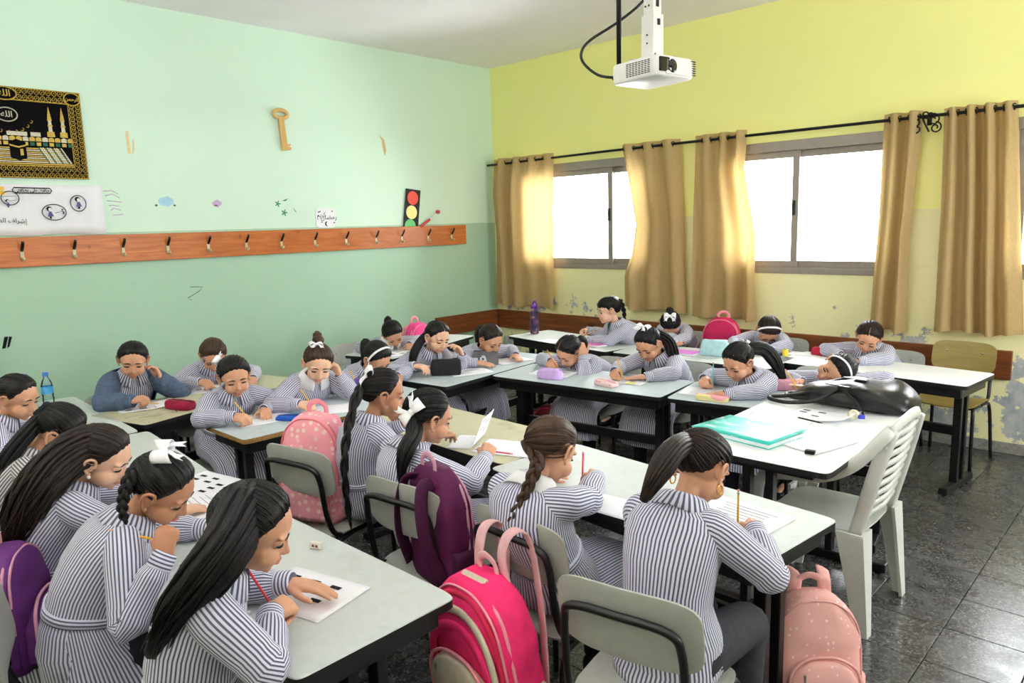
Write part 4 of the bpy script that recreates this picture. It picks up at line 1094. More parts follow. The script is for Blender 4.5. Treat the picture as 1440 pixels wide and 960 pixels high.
    # face parts
    for sg in (-1, 1):
        ek = (skin,)
        if ek not in _eyes:
            em = EYE.copy(); _eyes[ek] = em
            for m_ in (M['eye_white'], M['iris'], SKIN[skin], M['lash']): em.materials.append(m_)
        eo = bpy.data.objects.new('eye', _eyes[ek]); COL.objects.link(eo); eo.parent = root
        y = face(sg*.0305, .004)-.0104
        c = hp(sg*.0305, y, .004)-off; T = np.eye(4); T[:3, :3] = Mh*1.28; T[:3, 3] = c; eo.matrix_basis = Matrix(T.tolist())
        bp = [(sg*(.013+.034*t), .0235+.006*math.sin(t*PI*.8)-.004*t) for t in np.linspace(0, 1, 6)]
        MB().tube([hp(x, face(x, z)+.0012, z) for x, z in bp], [(.0026, .0018), (.0037, .0020), (.0037, .0020), (.0031, .0018), (.0023, .0016), (.0009, .0009)], 6, up=u).build('eyebrow', HAIR['black'], root, off=off)
        em_ = MB(); o_ = lambda y, z, x: hp(sg*x, y, z)
        em_.tube(cr([o_(.000, -.033, .0735), o_(-.012, -.026, .079), o_(-.023, -.006, .086), o_(-.025, .014, .089), o_(-.014, .026, .086), o_(.000, .024, .080), o_(.005, .008, .0755), o_(.001, -.006, .074)], 4), [.0046*sc]*29, 7)
        c_ = hp(sg*.0765, -.010, -.001); em_.ell(c_, Mh@np.column_stack([A(.0030, -.0012*sg*0, 0), A(sg*-.006, .0155, 0), A(sg*.001, .003, .026)]), 12, 8)
        em_.ell(hp(sg*.0765, -.004, -.030), Mh*A(.0042, .0065, .0078), 8, 6); em_.build('ear', SKIN[skin], root, off=off)
    lp = MB()
    for z0, dzz, rr in ((-.0505, .0018, .0022), (-.0575, -.0014, .0030)):
        xs = np.linspace(-.0175, .0175, 9)
        lp.tube([hp(x, face(x, z0)+.0006, z0+dzz*(1-(x/.0175)**2)) for x in xs], [(rr*(.25+.75*(1-(x/.0186)**2)), .0026) for x in xs], 8, up=u)
    lp.build('lips', M['lip'], root, off=off)
    if ear:
        for sg in (-1, 1):
            if ear == 'pearl': MB().ell(hp(sg*.081, .002, -.036), (.0062,)*3, 10, 8).build('earring', M['pearl'], root, off=off)
            else: MB().tube([hp(sg*.080, .0+.013*math.sin(a), -.046+.013*math.cos(a)) for a in np.linspace(0, 2*PI, 17)], .0022, 6, up=r, caps=False).build('earring', M['gold'], root, off=off)
    # hair
    hm = HAIR[hcol]; hobj = hair_cap(root, off, Hc, Mh, hm, gather, thick, part, full=full, seed=ord(key[-1]), fringe=fringe, nstr=190 if voxel < .0052 else 90)
    g = hp(*gather); gb = hp(*(A(*gather)+nrm(A(*gather)-A(0, -.012, .028))*.03))
    def W_(pts): return [A(*x) for x in pts]
    if hair in ('pony', 'braid', 'loose'):
        if tail is None:
            o = nrm(gb-g); tl_ = [g-o*.01, g+o*.035+Z*.004, g+o*.055-Z*.05, g+o*.05-Z*.13-b*.01, g+o*.045-Z*.22-b*.02]
        else: tl_ = [g-(gb-g)*.3]+[A(*x) for x in tail]
        if hair == 'pony': locks(root, off, tl_, [(0, .018*tailw), (.12, .026*tailw), (.5, .030*tailw), (1, .014*tailw)], hm, 46, len(key)+ord(key[-1]), lr=.22)
        elif hair == 'braid': braid(root, off, tl_, .026*tailw, hm)
        else: locks(root, off, [Hc+Mh@A(0, -.02, .03)]+tl_[1:], [(0, .060*tailw), (.2, .074*tailw), (.5, .070*tailw), (1, .040*tailw)], hm, 150, len(key)+ord(key[-1]), name='long_hair', lr=.11, tip=.60, wav=.012 if key == 'c' else .005, flat=.62)
    if hair == 'bun':
        mb = MB(); mb.ell(gb, np.column_stack([r, f, u])*A(.034, .034, .028), 16, 10); bn = mb.build('hair_bun', hm, root, off=off)
        locks(root, off, [gb, gb+A(0, 0, .01)-f*.03, gb-f*.04-Z*.05, gb-f*.035-Z*.12], [(0, .02), (.4, .026), (1, .012)], hm, 24, 5)
    if scrunch is not None:
        o = nrm(gb-g); x_ = nrm(np.cross(o, Z)); y_ = np.cross(o, x_)
        MB().tube([g+o*.012+(x_*math.cos(a)+y_*math.sin(a))*.026 for a in np.linspace(0, 2*PI, 21)], .011, 8, up=o, caps=False, ripple=lambda t, a: 1+.15*math.sin(t*60)).build('scrunchie', scrunch, root, off=off)
    if bowat:
        c = hp(*bowat[:3]); n_ = nrm(Mh@nrm(A(*bowat[:3])-A(0, -.012, .028)))
        ax = Mh@A(*(bowat[3] if len(bowat) > 3 else (1, 0, 0))); bow(root, off, c+n_*.008, ax, n_, bowat[4] if len(bowat) > 4 else 1.0)
    if band:
        pts = []
        for a in np.linspace(-100, 100, 25):
            d = nrm(A(math.sin(R(a)), .18, math.cos(R(a)))); rr = 1/math.sqrt((d[0]/.0745)**2+(d[1]/.0905)**2+(d[2]/.0785)**2)
            pts.append(hp(*(A(0, -.012, .028)+d*(rr+thick+.002))))
        MB().tube(pts, [(.003, .0075)]*25, 8, up=Mh@A(1, 0, 0)).build('headband', M['ribbon'], root, off=off)
    # ---- clothes
    cm = M[cloth]; fold = lambda pt, o: 1+.045*nz(pt, 9, o)+.02*nz(pt, 22, o)
    jacket = outfit == 'jacket'
    def ring(c, T, w, d, n=44, e=2.4):
        fw = np.cross(T, s); out = []
        for j in range(n):
            a = 2*PI*j/n; ca, sa = math.cos(a), math.sin(a); k = (abs(ca)**e+abs(sa)**e)**(-1/e)
            pt = c+(s*w*ca+fw*d*sa)*k; out.append(c+(pt-c)*fold(pt, len(key)))
        return np.array(out)
    prof = [(0, .150, .125), (.12, .148, .120), (.24, .132, .108), (.33, .122, .100), (.45, .126, .104), (.6, .134, .106), (.74, .140, .104), (.84, .142, .096), (.91, .128, .084), (.96, .094, .070), (1.0, .062, .058), (1.02, .050, .050)]
    if outfit == 'shirt': prof = [(-.12, .150, .150), (-.05, .156, .140)]+prof
    up_ = MB(); rings = []
    for t, w, d in prof:
        c = spine(min(1, max(0, t)))+(nd*.40*(t-1) if t > 1 else 0)+(Z*.4*t if t < 0 else 0); rings.append(ring(c, tan(min(1, max(0, t))), w*sc, d*sc))
    up_.loft(rings, True, False, U=72, V=60)
    if outfit in ('dress', 'jacket'):
        sk = MB(); rg = []
        if drape:
            for t in np.linspace(0, 1, 9):
                c = lerp(spine(.30), A(P[0], P[1], .17)+b*.10, t); w = lerp(.124, .235, t**.7); d = lerp(.105, .225, t**.8)
                rr = ring(c, Z if t > .2 else tan(.3), w, d, 56, 2.2)
                cc = rr.mean(0); rg.append(np.array([cc+(x-cc)*(1+.055*t*math.sin(2*PI*j/56*13)) for j, x in enumerate(rr)])[::1])
            rg = rg[::-1]; sk.loft(rg, False, False, U=92, V=60)
        else:
            path = [spine(.28), P+Z*.05, P+b*.03-Z*.012, P+b*.13-Z*.01, P+b*.25-Z*.015, P+b*.36-Z*.045, P+b*.405-Z*.12, P+b*.41-Z*.24]
            dims = [(.124, .104), (.150, .118), (.162, .098), (.168, .085), (.172, .082), (.178, .078), (.186, .075), (.20, .085)]
            for i_, (c, (w, d)) in enumerate(zip(cr(path, 2), [dims[min(7, int(i_/2))] if i_ % 2 == 0 else tuple((A(*dims[i_//2])+A(*dims[min(7, i_//2+1)]))/2) for i_ in range(2*len(path)-1)])):
                pp = cr(path, 2); T = nrm(pp[min(len(pp)-1, i_+1)]-pp[max(0, i_-1)]); t = i_/(2*len(path)-2)
                fw = np.cross(T, s); n = 52
                rg.append(np.array([c+(s*w*math.cos(2*PI*j/n)+fw*d*math.sin(2*PI*j/n))*(1+.05*t*math.sin(2*PI*j/n*12)) for j in range(n)]))
            sk.loft(rg, False, False, U=84, V=60)
        sko = sk.build('skirt', cm, root, off=off)
        bt = MB(); rg = []
        for dt in (-.035, -.03, .03, .035):
            rr = ring(spine(.32+dt), tan(.32), .122*sc+(.0085 if abs(dt) < .033 else .002), .100*sc+(.0085 if abs(dt) < .033 else .002)); rg.append(rr)
        bt.loft(rg, False, False, U=6, V=95, swap=True); bt.build('belt', cm, root, off=off)
    sm_ = M['denim'] if jacket else cm
    def sleeve(k, target, rs=1.0):
        S_, E, W = info[k]; sg = 1 if k == 'r' else -1
        d1, d2 = nrm(E-S_), nrm(W-E); bis = nrm(d1-d2) if np.linalg.norm(d1-d2) > .05 else A(0, 0, 0)
        pts = [S_-s*sg*.05+nd*.0, S_-s*sg*.012+Z*.004, S_+d1*.035, lerp(S_, E, .5), E-d1*.04, E+bis*.006, E+d2*.04, lerp(E, W, .55), W-d2*.055, W-d2*.032]
        rd = [.044, .054, .056, .053, .050, .049, .047, .045, .043, .034]
        P2 = cr(pts, 4); R2 = np.interp(np.linspace(0, 1, len(P2)), np.linspace(0, 1, len(pts)), rd)*sc*rs
        ph = ord(key[-1])+sg
        def rip(t, a):
            cre = math.exp(-((t-.56)/.10)**2)*.055*math.sin(t*75+2*math.cos(a+ph))+math.exp(-((t-.90)/.08)**2)*.05*math.sin(a*7+ph)
            return 1+cre+.04*nz((math.cos(a)*2, math.sin(a)*2, t*6+ph), 1.2)
        target.tube(P2, list(R2), 26, U=31, V=60, ripple=rip, up=Z if abs(d1[2]) < .8 else b)
        cf = [W-d2*.036, W-d2*.030, W+d2*.010, W+d2*.014]
        target.tube(cf, [(.031*sc*rs,)*2, (.0345*sc*rs,)*2, (.0325*sc*rs,)*2, (.027*sc*rs,)*2], 18, U=5, V=95, swap=True)
    if not jacket:
        sleeve('r', up_); sleeve('l', up_)
    up_.build('shirt' if outfit == 'shirt' else 'dress', cm, root, off=off)
    if jacket:
        jk = MB(); rg = []; n = 44
        for t, w, d in prof[1:-2]:
            rg.append(ring(spine(min(1, t)), tan(min(1, t)), (w+.016)*sc, (d+.016)*sc))
        # leave the front open
        keep = [j for j in range(n) if not (6 <= j <= 16)]; keep = [j % n for j in range(17, 17+len(keep))]
        jk.loft([rr[keep] for rr in rg], closed=False, U=1, V=1); sleeve('r', jk, 1.14); sleeve('l', jk, 1.14)
        jk.build('denim_jacket', M['denim'], root, off=off, solid=.006)
    # collar
    cb = MB(); rg = []; cmat = M['white_cloth'] if collar == 'white' else (M['denim'] if jacket and collar == 'denim' else cm); n = 40
    for (o_, w, d) in ((.016, .050, .050), (.030, .056, .056), (.022, .068, .066), (-.012, .100, .088)):
        fw = np.cross(nd, s); c = N+nd*o_; rr = []
        for j in range(n):
            a = 2*PI*j/n; fr_ = max(0, math.sin(a)); dip = (.030*fr_**2 if o_ < 0 else .012*fr_**3)+(.02*abs(math.cos(a))**2 if o_ < 0 else 0)
            gap = 1-.0*fr_; rr.append(c+s*w*math.cos(a)*gap*sc+fw*d*math.sin(a)*sc-nd*dip)
        rg.append(np.array(rr))
    keep = [j % n for j in range(11, 11+n-2)]
    cb.loft([x[keep] for x in rg], closed=False, U=30, V=60); cb.build('collar', cmat, root, off=off, solid=.004)
    if outfit != 'shirt' or True:
        for k_ in (.60, .78):
            c = spine(k_); fw = np.cross(tan(k_), s); MB().ell(c+fw*(.107*sc), (.006, .006, .006), 8, 6).build('button', M['white_cloth'], root, off=off)
    # legs
    tm = M['trouser'] if outfit == 'shirt' else M['legging']
    tr = MB()
    for k in 'rl':
        hip, K, An = knees[k]; fat = .012 if outfit == 'shirt' else .006
        tr.tube(cr([hip-b*.03, lerp(hip, K, .5), K-b*.03+Z*.004, K+b*.012-Z*.02, K-Z*.07, lerp(K, An, .5), An-Z*.005], 3), list(np.interp(np.linspace(0, 1, 19), [0, .2, .45, .55, .7, 1], [.072+fat, .062+fat, .052+fat, .050+fat, .046+fat, .036+fat])), 14, V=0)
    tr.build('trousers' if outfit == 'shirt' else 'leggings', tm, root, off=off)
    for k in 'rl':
        An = knees[k][2]; B0 = An*A(1, 1, 0); sh_ = MB(); rg = []
        for x_, w, h in ((-.05, .022, .05), (-.035, .034, .075), (0, .038, .085), (.05, .042, .062), (.10, .042, .045), (.14, .030, .035), (.152, .012, .02)):
            rg.append(np.array([B0+b*x_+s*w*math.cos(a)+Z*max(.002, h*.5+h*.5*math.sin(a)) for a in np.linspace(0, 2*PI, 17)[:-1]]))
        sh_.loft(rg[::-1]); sh_.build('shoe', M['shoe'], root, off=off)
    PERSONS[key] = dict(P=P, b=b, s=s, hands=hands, N=N, root=root)
    if not nochair:
        cx = P-b*(.045)+s*chair_off[0]+b*chair_off[1]
        ch_ = chair(chair_label, cx[0], cx[1], byaw+chair_off[2], shell) if chair_at is None else chair(chair_label, chair_at[0], chair_at[1], chair_at[2], shell)
        if key in 'jklmnopqrstuvwxy': ch_.scale = (1, 1, .88); ch_.location += Vector(tuple(b*.05))
    return root
def pencil(key, label, col, hand_='r', tipz=.703, length=.17, eraser=None, lift=None, up=None):
    pin, kn, nn, W, E, hd = PERSONS[key]['hands'][hand_]
    d = nrm(kn+nn*.012-pin) if up is None else nrm(A(*up))
    t = (pin[2]-tipz)/max(.15, d[2]) if lift is None else lift
    tip = pin-d*min(max(t, .02), .06); end = tip+d*length
    root = empty('pencil', tuple(tip)); tag(root, label, 'pencil', 'pencils in use')
    P_ = lambda a: d*a
    body = flat('pencil_'+'_'.join(map(str, col)), col, .35)
    MB().tube([P_(.018), P_(length-.014)], .0036, 6).build('shaft', body, root)
    MB().tube([P_(0), P_(.004), P_(.018)], [.0004, .0010, .0036], 6).build('point', flat('bare_wood', (216, 178, 128), .7), root)
    mb = MB(); mb.tube([P_(length-.014), P_(length-.006)], .0038, 8, mi=0); mb.tube([P_(length-.006), P_(length)], [.0036, .0034], 8, mi=1)
    mb.build('ferrule', [M['chrome'] if eraser is None else body, flat('eraser_pink', eraser or (226, 130, 130), .7)], root)
    return root
G = girl
def wr(x, y, z=.745, **k): return dict(w=(x, y, z), pose=k.pop('pose', 'write'), **k)
def fl(x, y, z=.728, **k): return dict(w=(x, y, z), pose=k.pop('pose', 'flat'), **k)
# first row, facing the window wall
G('a', 'girl at the left frame edge beside the water bottles', (1.927, -5.183, .95), 40, 22, 0, 72, hair='pony', gather=(0, -.10, .0), skin=1, chair_label='chair under the girl beside the water bottles')
G('b', 'girl with black ponytail and dark scrunchie bending low at left', (2.753, -5.225, .94), 62, 42, 6, 76, fl(2.90, -5.06), wr(2.66, -5.03), hair='pony', part=1, gather=(0, -.095, .04),
  tail=[(2.75, -5.316, 0.983), (2.764, -5.406, 0.895), (2.771, -5.482, 0.778), (2.758, -5.523, 0.648)], tailw=1.1, scrunch=M['legging'], cloth='stripe_grey', skin=1, chair_label='chair under the girl with dark scrunchie')
G('c', 'girl with long loose wavy dark hair and pearl earring', (3.305, -5.242, .95), 52, 30, 4, 78, fl(3.42, -5.02), wr(3.18, -5.05), hair='loose', hcol='dark', gather=(0, -.075, .02), ear='pearl', skin=0, cloth='stripe', drape=True,
  tail=[(3.313, -5.276, 1.003), (3.315, -5.365, 0.972), (3.328, -5.453, 0.898), (3.31, -5.508, 0.791), (3.265, -5.535, 0.672)], tailw=1.0, voxel=.005, chair_label='chair under the girl with wavy dark hair', chair_at=(3.33, -5.47, 80))
G('d', 'girl with white bow holding a pink-tipped pencil to her mouth', (3.793, -5.234, .95), 50, 38, 6, 74, wr(3.935, -5.285, .872, d=(-.15, .25, .9), n=(.75, -.55, -.1), hint=(.4, -.3, -.8), pose='fist'), fl(3.70, -5.02), hair='braid', gather=(-.01, -.09, .05),
  tail=[(3.8, -5.308, 1.027), (3.829, -5.344, 0.991), (3.838, -5.36, 0.945), (3.84, -5.354, 0.896)], bowat=(.0, -.055, .098, (1, .3, 0), 1.0), skin=2, drape=True, voxel=.0045, chair_label='chair under the girl with pencil at mouth', chair_at=(3.87, -5.49, 76))
G('e', 'girl with long straight black hair writing with a red pencil', (4.395, -5.247, 1.0), 56, 26, 4, 62, wr(4.395, -5.165, .765, hint=(.9, -.45, -.45)), fl(4.30, -5.06, .75, n=(-.5, -.2, .85), d=(.62, .45, -.1)), hair='loose', hcol='black', gather=(-.01, -.075, .045), ear='pearl', skin=1, drape=True, voxel=.0042,
  tail=[(4.412, -5.272, 1.060), (4.462, -5.347, 1.010), (4.445, -5.413, 0.935), (4.405, -5.455, 0.860), (4.360, -5.480, 0.78)], tailw=.95, full=.006, chair_label='chair under the girl with long straight hair', chair_at=(4.14, -5.56, 78))
# second row
G('f', 'girl in profile with a long black braid and white bow', (3.449, -4.167, .99), 60, 10, 0, 82, fl(3.42, -3.95), wr(3.335, -4.01, .86, d=(0, -.1, 1), n=(-.3, 1, 0), pose='relaxed', onTable=False), hair='braid', gather=(0, -.09, .02),
  tail=[(3.448, -4.299, 1.021), (3.499, -4.388, 0.905), (3.524, -4.435, 0.772), (3.545, -4.447, 0.631), (3.553, -4.441, 0.495)], bowat=(.02, -.075, .07, (.3, .3, 1), .9), skin=2, voxel=.005, shift=0, chair_label='turned chair holding the pale pink backpack', hip=(3.39, -4.22), chair_at=(3.22, -4.30, 101))
G('g', 'girl with large white bow lifting a printed sheet', (3.849, -4.252, .97), 72, 18, 2, 80, wr(3.905, -3.985, .80, n=(.7, -.5, .4), d=(-.3, .7, .45)), wr(3.47, -3.775, .765, pose='relaxed', d=(.25, .95, .1)), hair='pony', gather=(0, -.09, .01),
  tail=[(3.896, -4.363, 0.942), (3.919, -4.42, 0.9), (3.921, -4.445, 0.845), (3.916, -4.452, 0.773)], tailw=1.25, bowat=(.04, -.085, .02, (.4, .4, 1), 1.0), skin=1, voxel=.0048, chair_label='chair with the dark purple backpack on it', hip=(3.84, -4.27), chair_at=(3.93, -4.28, 96))
G('h', 'girl with thick brown side braid and white collar', (4.471, -4.254, .96), 88, 34, -4, 92, wr(4.41, -3.90, .785, d=(-.55, .8, -.05)), fl(4.20, -3.92), hair='braid', hcol='brown', gather=(-.055, -.07, .0),
  tail=[(4.507, -4.361, 0.964), (4.525, -4.409, 0.925), (4.517, -4.441, 0.873), (4.494, -4.463, 0.812), (4.482, -4.472, 0.765)], tailw=1.05, collar='white', cloth='stripe', outfit='dress', skin=1, voxel=.0045, chair_label='chair with the hot pink backpack hung on it', hip=(4.50, -4.27), chair_at=(4.48, -4.23, 88))
G('i', 'girl with brown ponytail and gold hoop earring, nearest on the right', (4.962, -4.158, .98), 82, 36, -4, 92, wr(5.045, -3.96, .765, d=(-.35, .85, -.1)), fl(4.80, -3.90), hair='pony', hcol='dark', gather=(-.015, -.085, .055),
  tail=[(4.968, -4.313, 1.08), (4.97, -4.374, 1.05), (4.959, -4.409, 1.004), (4.941, -4.422, 0.959)], tailw=1.2, ear='hoop', outfit='shirt', skin=1, voxel=.0042, chair_label='nearest grey chair under the girl with hoop earring', chair_off=(.0, -.03, 8))
# left inner column, facing right
G('j', 'smiling girl with white bow writing beside the blue pencil case', (2.221, -4.251, .93), -14, 22, 4, -4, wr(2.425, -4.325), fl(2.33, -4.145, d=(.75, -.35, -.1)), hair='pony', gather=(-.02, -.095, .0), bowat=(.055, -.06, .055, (.4, .3, 1), .9), skin=1, voxel=.005, chair_label='chair under the smiling girl with bow')
G('k', 'girl with white collar resting her head on one hand', (2.321, -3.80, .94), -24, 30, -8, -6, wr(2.455, -3.965), dict(w=(2.345, -3.695, .915), pose='relaxed', d=(-.1, -.25, .95), n=(.2, 1, 0), hint=(.5, .5, -.7), onTable=False), hair='bun', hcol='brown', gather=(0, -.07, .085), bowat=(.02, -.03, .105, (1, 0, 0), .7), collar='white', skin=0, voxel=.005, chair_label='chair under the girl resting head on hand', hip=(1.92, -3.79))
G('l', 'girl with white headband bent low behind the purple cup', (2.20, -3.304, .88), 8, 44, 4, -2, hair='pony', gather=(0, -.10, .01), band=True, skin=1, chair_label='chair under the girl with white headband')
G('m', 'girl with black ponytail behind the large black pencil case', (2.149, -2.753, .94), -4, 24, -4, -2, wr(2.21, -2.95, .77, pose='relaxed'), dict(w=(2.24, -2.645, .865), pose='relaxed', d=(-.2, -.35, .9), n=(.3, 1, 0), hint=(.6, .3, -.7), onTable=False), hair='pony', part=1, gather=(0, -.10, .005), skin=0, chair_label='chair under the girl behind black case', tail=[(2.096, -2.869, 0.916), (2.09, -2.918, 0.844), (2.089, -2.934, 0.777), (2.1, -2.934, 0.728)], hip=(1.80, -2.74))
G('n', 'girl leaning over the standing grey pencil case', (2.213, -2.30, .87), -2, 36, 2, -2, fl(2.30, -2.46), fl(2.32, -2.13), hair='pony', hcol='dark', part=1, gather=(0, -.10, .0), skin=1, chair_label='chair under the girl at grey case', hip=(1.78, -2.30))
# outer column by the green wall
G('o', 'girl in a blue denim jacket with a hand at her neck', (1.36, -4.466, .96), -22, 24, -6, -2, wr(1.57, -4.515, .765, d=(.6, .5, .15)), dict(w=(1.385, -4.35, .89), pose='relaxed', d=(-.45, -.2, .85), n=(.2, 1, 0), hint=(.6, .6, -.6), onTable=False), hair='pony', gather=(0, -.10, .0), outfit='jacket', skin=1, voxel=.0052, chair_label='chair under the girl in denim jacket')
G('p', 'brown-haired girl with head bowed beside the green wall', (1.258, -3.935, .90), -20, 46, 0, -4, wr(1.40, -4.06, .75), fl(1.46, -3.78), hair='pony', hcol='brown', gather=(0, -.10, -.02), skin=1, tailw=1.3, chair_label='chair under the brown-haired girl by the wall')
G('q', 'girl with white collar laying her head over the desk', (1.17, -2.395, .838), -14, 48, 22, 4, wr(1.14, -2.60, .745), fl(1.24, -2.26), hair='pony', hcol='black', gather=(0, -.095, .03), collar='white', skin=1, chair_label='white chair back behind the girl laying her head down', hip=(.74, -2.43))
# middle row, facing the camera side
G('r', 'girl holding her bowed head in one hand behind the lilac case', (2.864, -2.196, .83), -104, 42, -10, -86, wr(2.74, -2.27), dict(w=(2.955, -2.17, .86), pose='relaxed', d=(-.25, .1, .95), n=(.8, -.5, 0), hint=(.3, -.9, -.5), onTable=False), hair='pony', gather=(0, -.10, -.01), part=1, skin=1, chair_label='chair under the girl holding her bowed head', hip=(2.88, -1.82))
G('s', 'girl with black ponytail and white bow writing with yellow pencil', (3.376, -2.003, .90), -92, 38, 4, -86, wr(3.30, -2.28), fl(3.42, -2.20, d=(-.85, -.3, -.05)), hair='pony', gather=(.0, -.08, .06), bowat=(.02, -.045, .10, (1, 0, .2), .95), tailw=1.3, skin=1, chair_label='chair under the girl with yellow pencil', tail=[(3.451, -1.901, 0.926), (3.485, -1.886, 0.847), (3.505, -1.884, 0.768), (3.518, -1.887, 0.695)], hip=(3.38, -1.68))
G('t', 'girl with dark ponytail writing with a turquoise pencil', (4.068, -2.139, .88), -104, 34, 0, -88, wr(3.865, -2.155), fl(4.03, -2.325, d=(-.9, -.15, -.05)), hair='pony', gather=(.0, -.095, .035), tail=[(4.142, -1.99, 0.949), (4.187, -1.945, 0.892), (4.216, -1.919, 0.82), (4.239, -1.899, 0.747)], tailw=1.3, skin=1, hcol='black', bowat=(.0, -.095, .07, (1, 0, 0), .6), chair_label='chair under the girl with turquoise pencil', hip=(4.08, -1.74))
G('u', 'girl lying with her cheek on the desk behind the handbag', (4.464, -1.725, .815), -112, 18, -68, -84, wr(4.29, -1.90, .75, d=(-.3, -.8, .0)), fl(4.50, -1.60), hair='pony', gather=(0, -.10, .0), band=True, skin=1, shift=.16, chair_label='chair under the girl lying on desk')
# window row
G('v', 'girl in profile with a high braid beside the dark purple bottle', (2.441, -1.169, .98), -128, 10, 0, -112, wr(2.10, -1.06, .765, pose='write'), fl(2.25, -1.27), hair='braid', gather=(.0, -.085, .065), tail=[(2.484, -1.06, 1.054), (2.495, -1.025, 0.974), (2.506, -1.032, 0.893), (2.523, -1.037, 0.799)], bowat=(.0, -.07, .085, (1, 0, 0), .7), fringe=True, skin=0, chair_label='chair under the girl with a high braid', hip=(2.62, -.77))
G('w', 'girl bent face down beside the pink backpack at the window wall', (2.767, -.743, .84), -62, 72, 0, -84, fl(3.0, -.98), fl(2.9, -1.02), hair='pony', gather=(0, -.075, .08), bowat=(0, -.045, .105, (1, 0, 0), .9), skin=1, chair_label='chair under the face-down girl by pink backpack')
G('x', 'girl with pale headband bent face down at the window wall', (3.569, -.656, .84), -58, 66, -12, -84, fl(3.45, -.95), fl(3.66, -.92), hair='none', hcol='dark', gather=(0, -.10, .03), band=True, skin=1, chair_label='chair under the face-down girl with headband')
G('y', 'girl leaning over the window desk behind the dark red case', (4.325, -.745, .865), -82, 38, -14, -88, fl(4.18, -.83), fl(4.27, -.92, d=(-.95, -.1, 0)), hair='pony', hcol='dark', part=1, gather=(.0, -.10, .0), skin=1, chair_label='chair under the girl behind dark red case', hip=(4.36, -.42))

YEL = (240, 184, 40)
PUP = dict(e=(-.32, -.31, .85), h=(.03, .03, 1), i=(.0, .0, 1), j=(-.40, -.38, .8), k=(-.36, -.34, .8), o=(-.72, -.69, .12), p=(-.66, -.62, .45), r=(-.32, -.30, .85), s=(-.14, -.14, .95), t=(.02, 0, 1), u=(-.38, -.36, .8), v=(.64, .62, .42), a=(-.65, -.6, .4))
for key, lab, col, er in (('a', 'orange pencil held by the girl beside the water bottles', (236, 150, 40), None), ('e', 'red pencil held by the girl with long straight hair', (214, 36, 56), (236, 70, 130)),
    ('h', 'pink-red pencil held upright by the girl with side braid', (226, 52, 88), (240, 150, 160)), ('i', 'yellow pencil held by the girl with hoop earring', (206, 164, 40), None), ('j', 'yellow pencil held by the smiling girl with white bow', YEL, None),
    ('k', 'yellow pencil held by the girl resting her head on hand', YEL, None), ('o', 'yellow pencil held by the girl in denim jacket', YEL, None), ('p', 'yellow pencil held by the brown-haired girl by the wall', YEL, None), ('q', 'yellow pencil under the girl laying her head down', YEL, None),
    ('r', 'orange pencil held by the girl with bowed head', (240, 160, 50), None), ('s', 'yellow pencil held by the girl with ponytail and bow in the middle', YEL, None), ('t', 'turquoise pencil held by the girl with dark ponytail', (90, 200, 200), None), ('u', 'yellow pencil held by the girl lying on the desk', YEL, None),
    ('v', 'pale orange pencil held by the girl with high braid', (236, 176, 90), None)):
    pencil(key, lab, col, eraser=er, up=PUP.get(key))
pencil('g', 'pink pencil held level by the girl lifting a sheet', (226, 70, 110), up=(.5, .3, -.05), lift=.03)
pencil('d', 'yellow pencil with pink tip at a girl\'s mouth', YEL, up=(-.66, -.62, .22), lift=.03, eraser=(230, 40, 130))

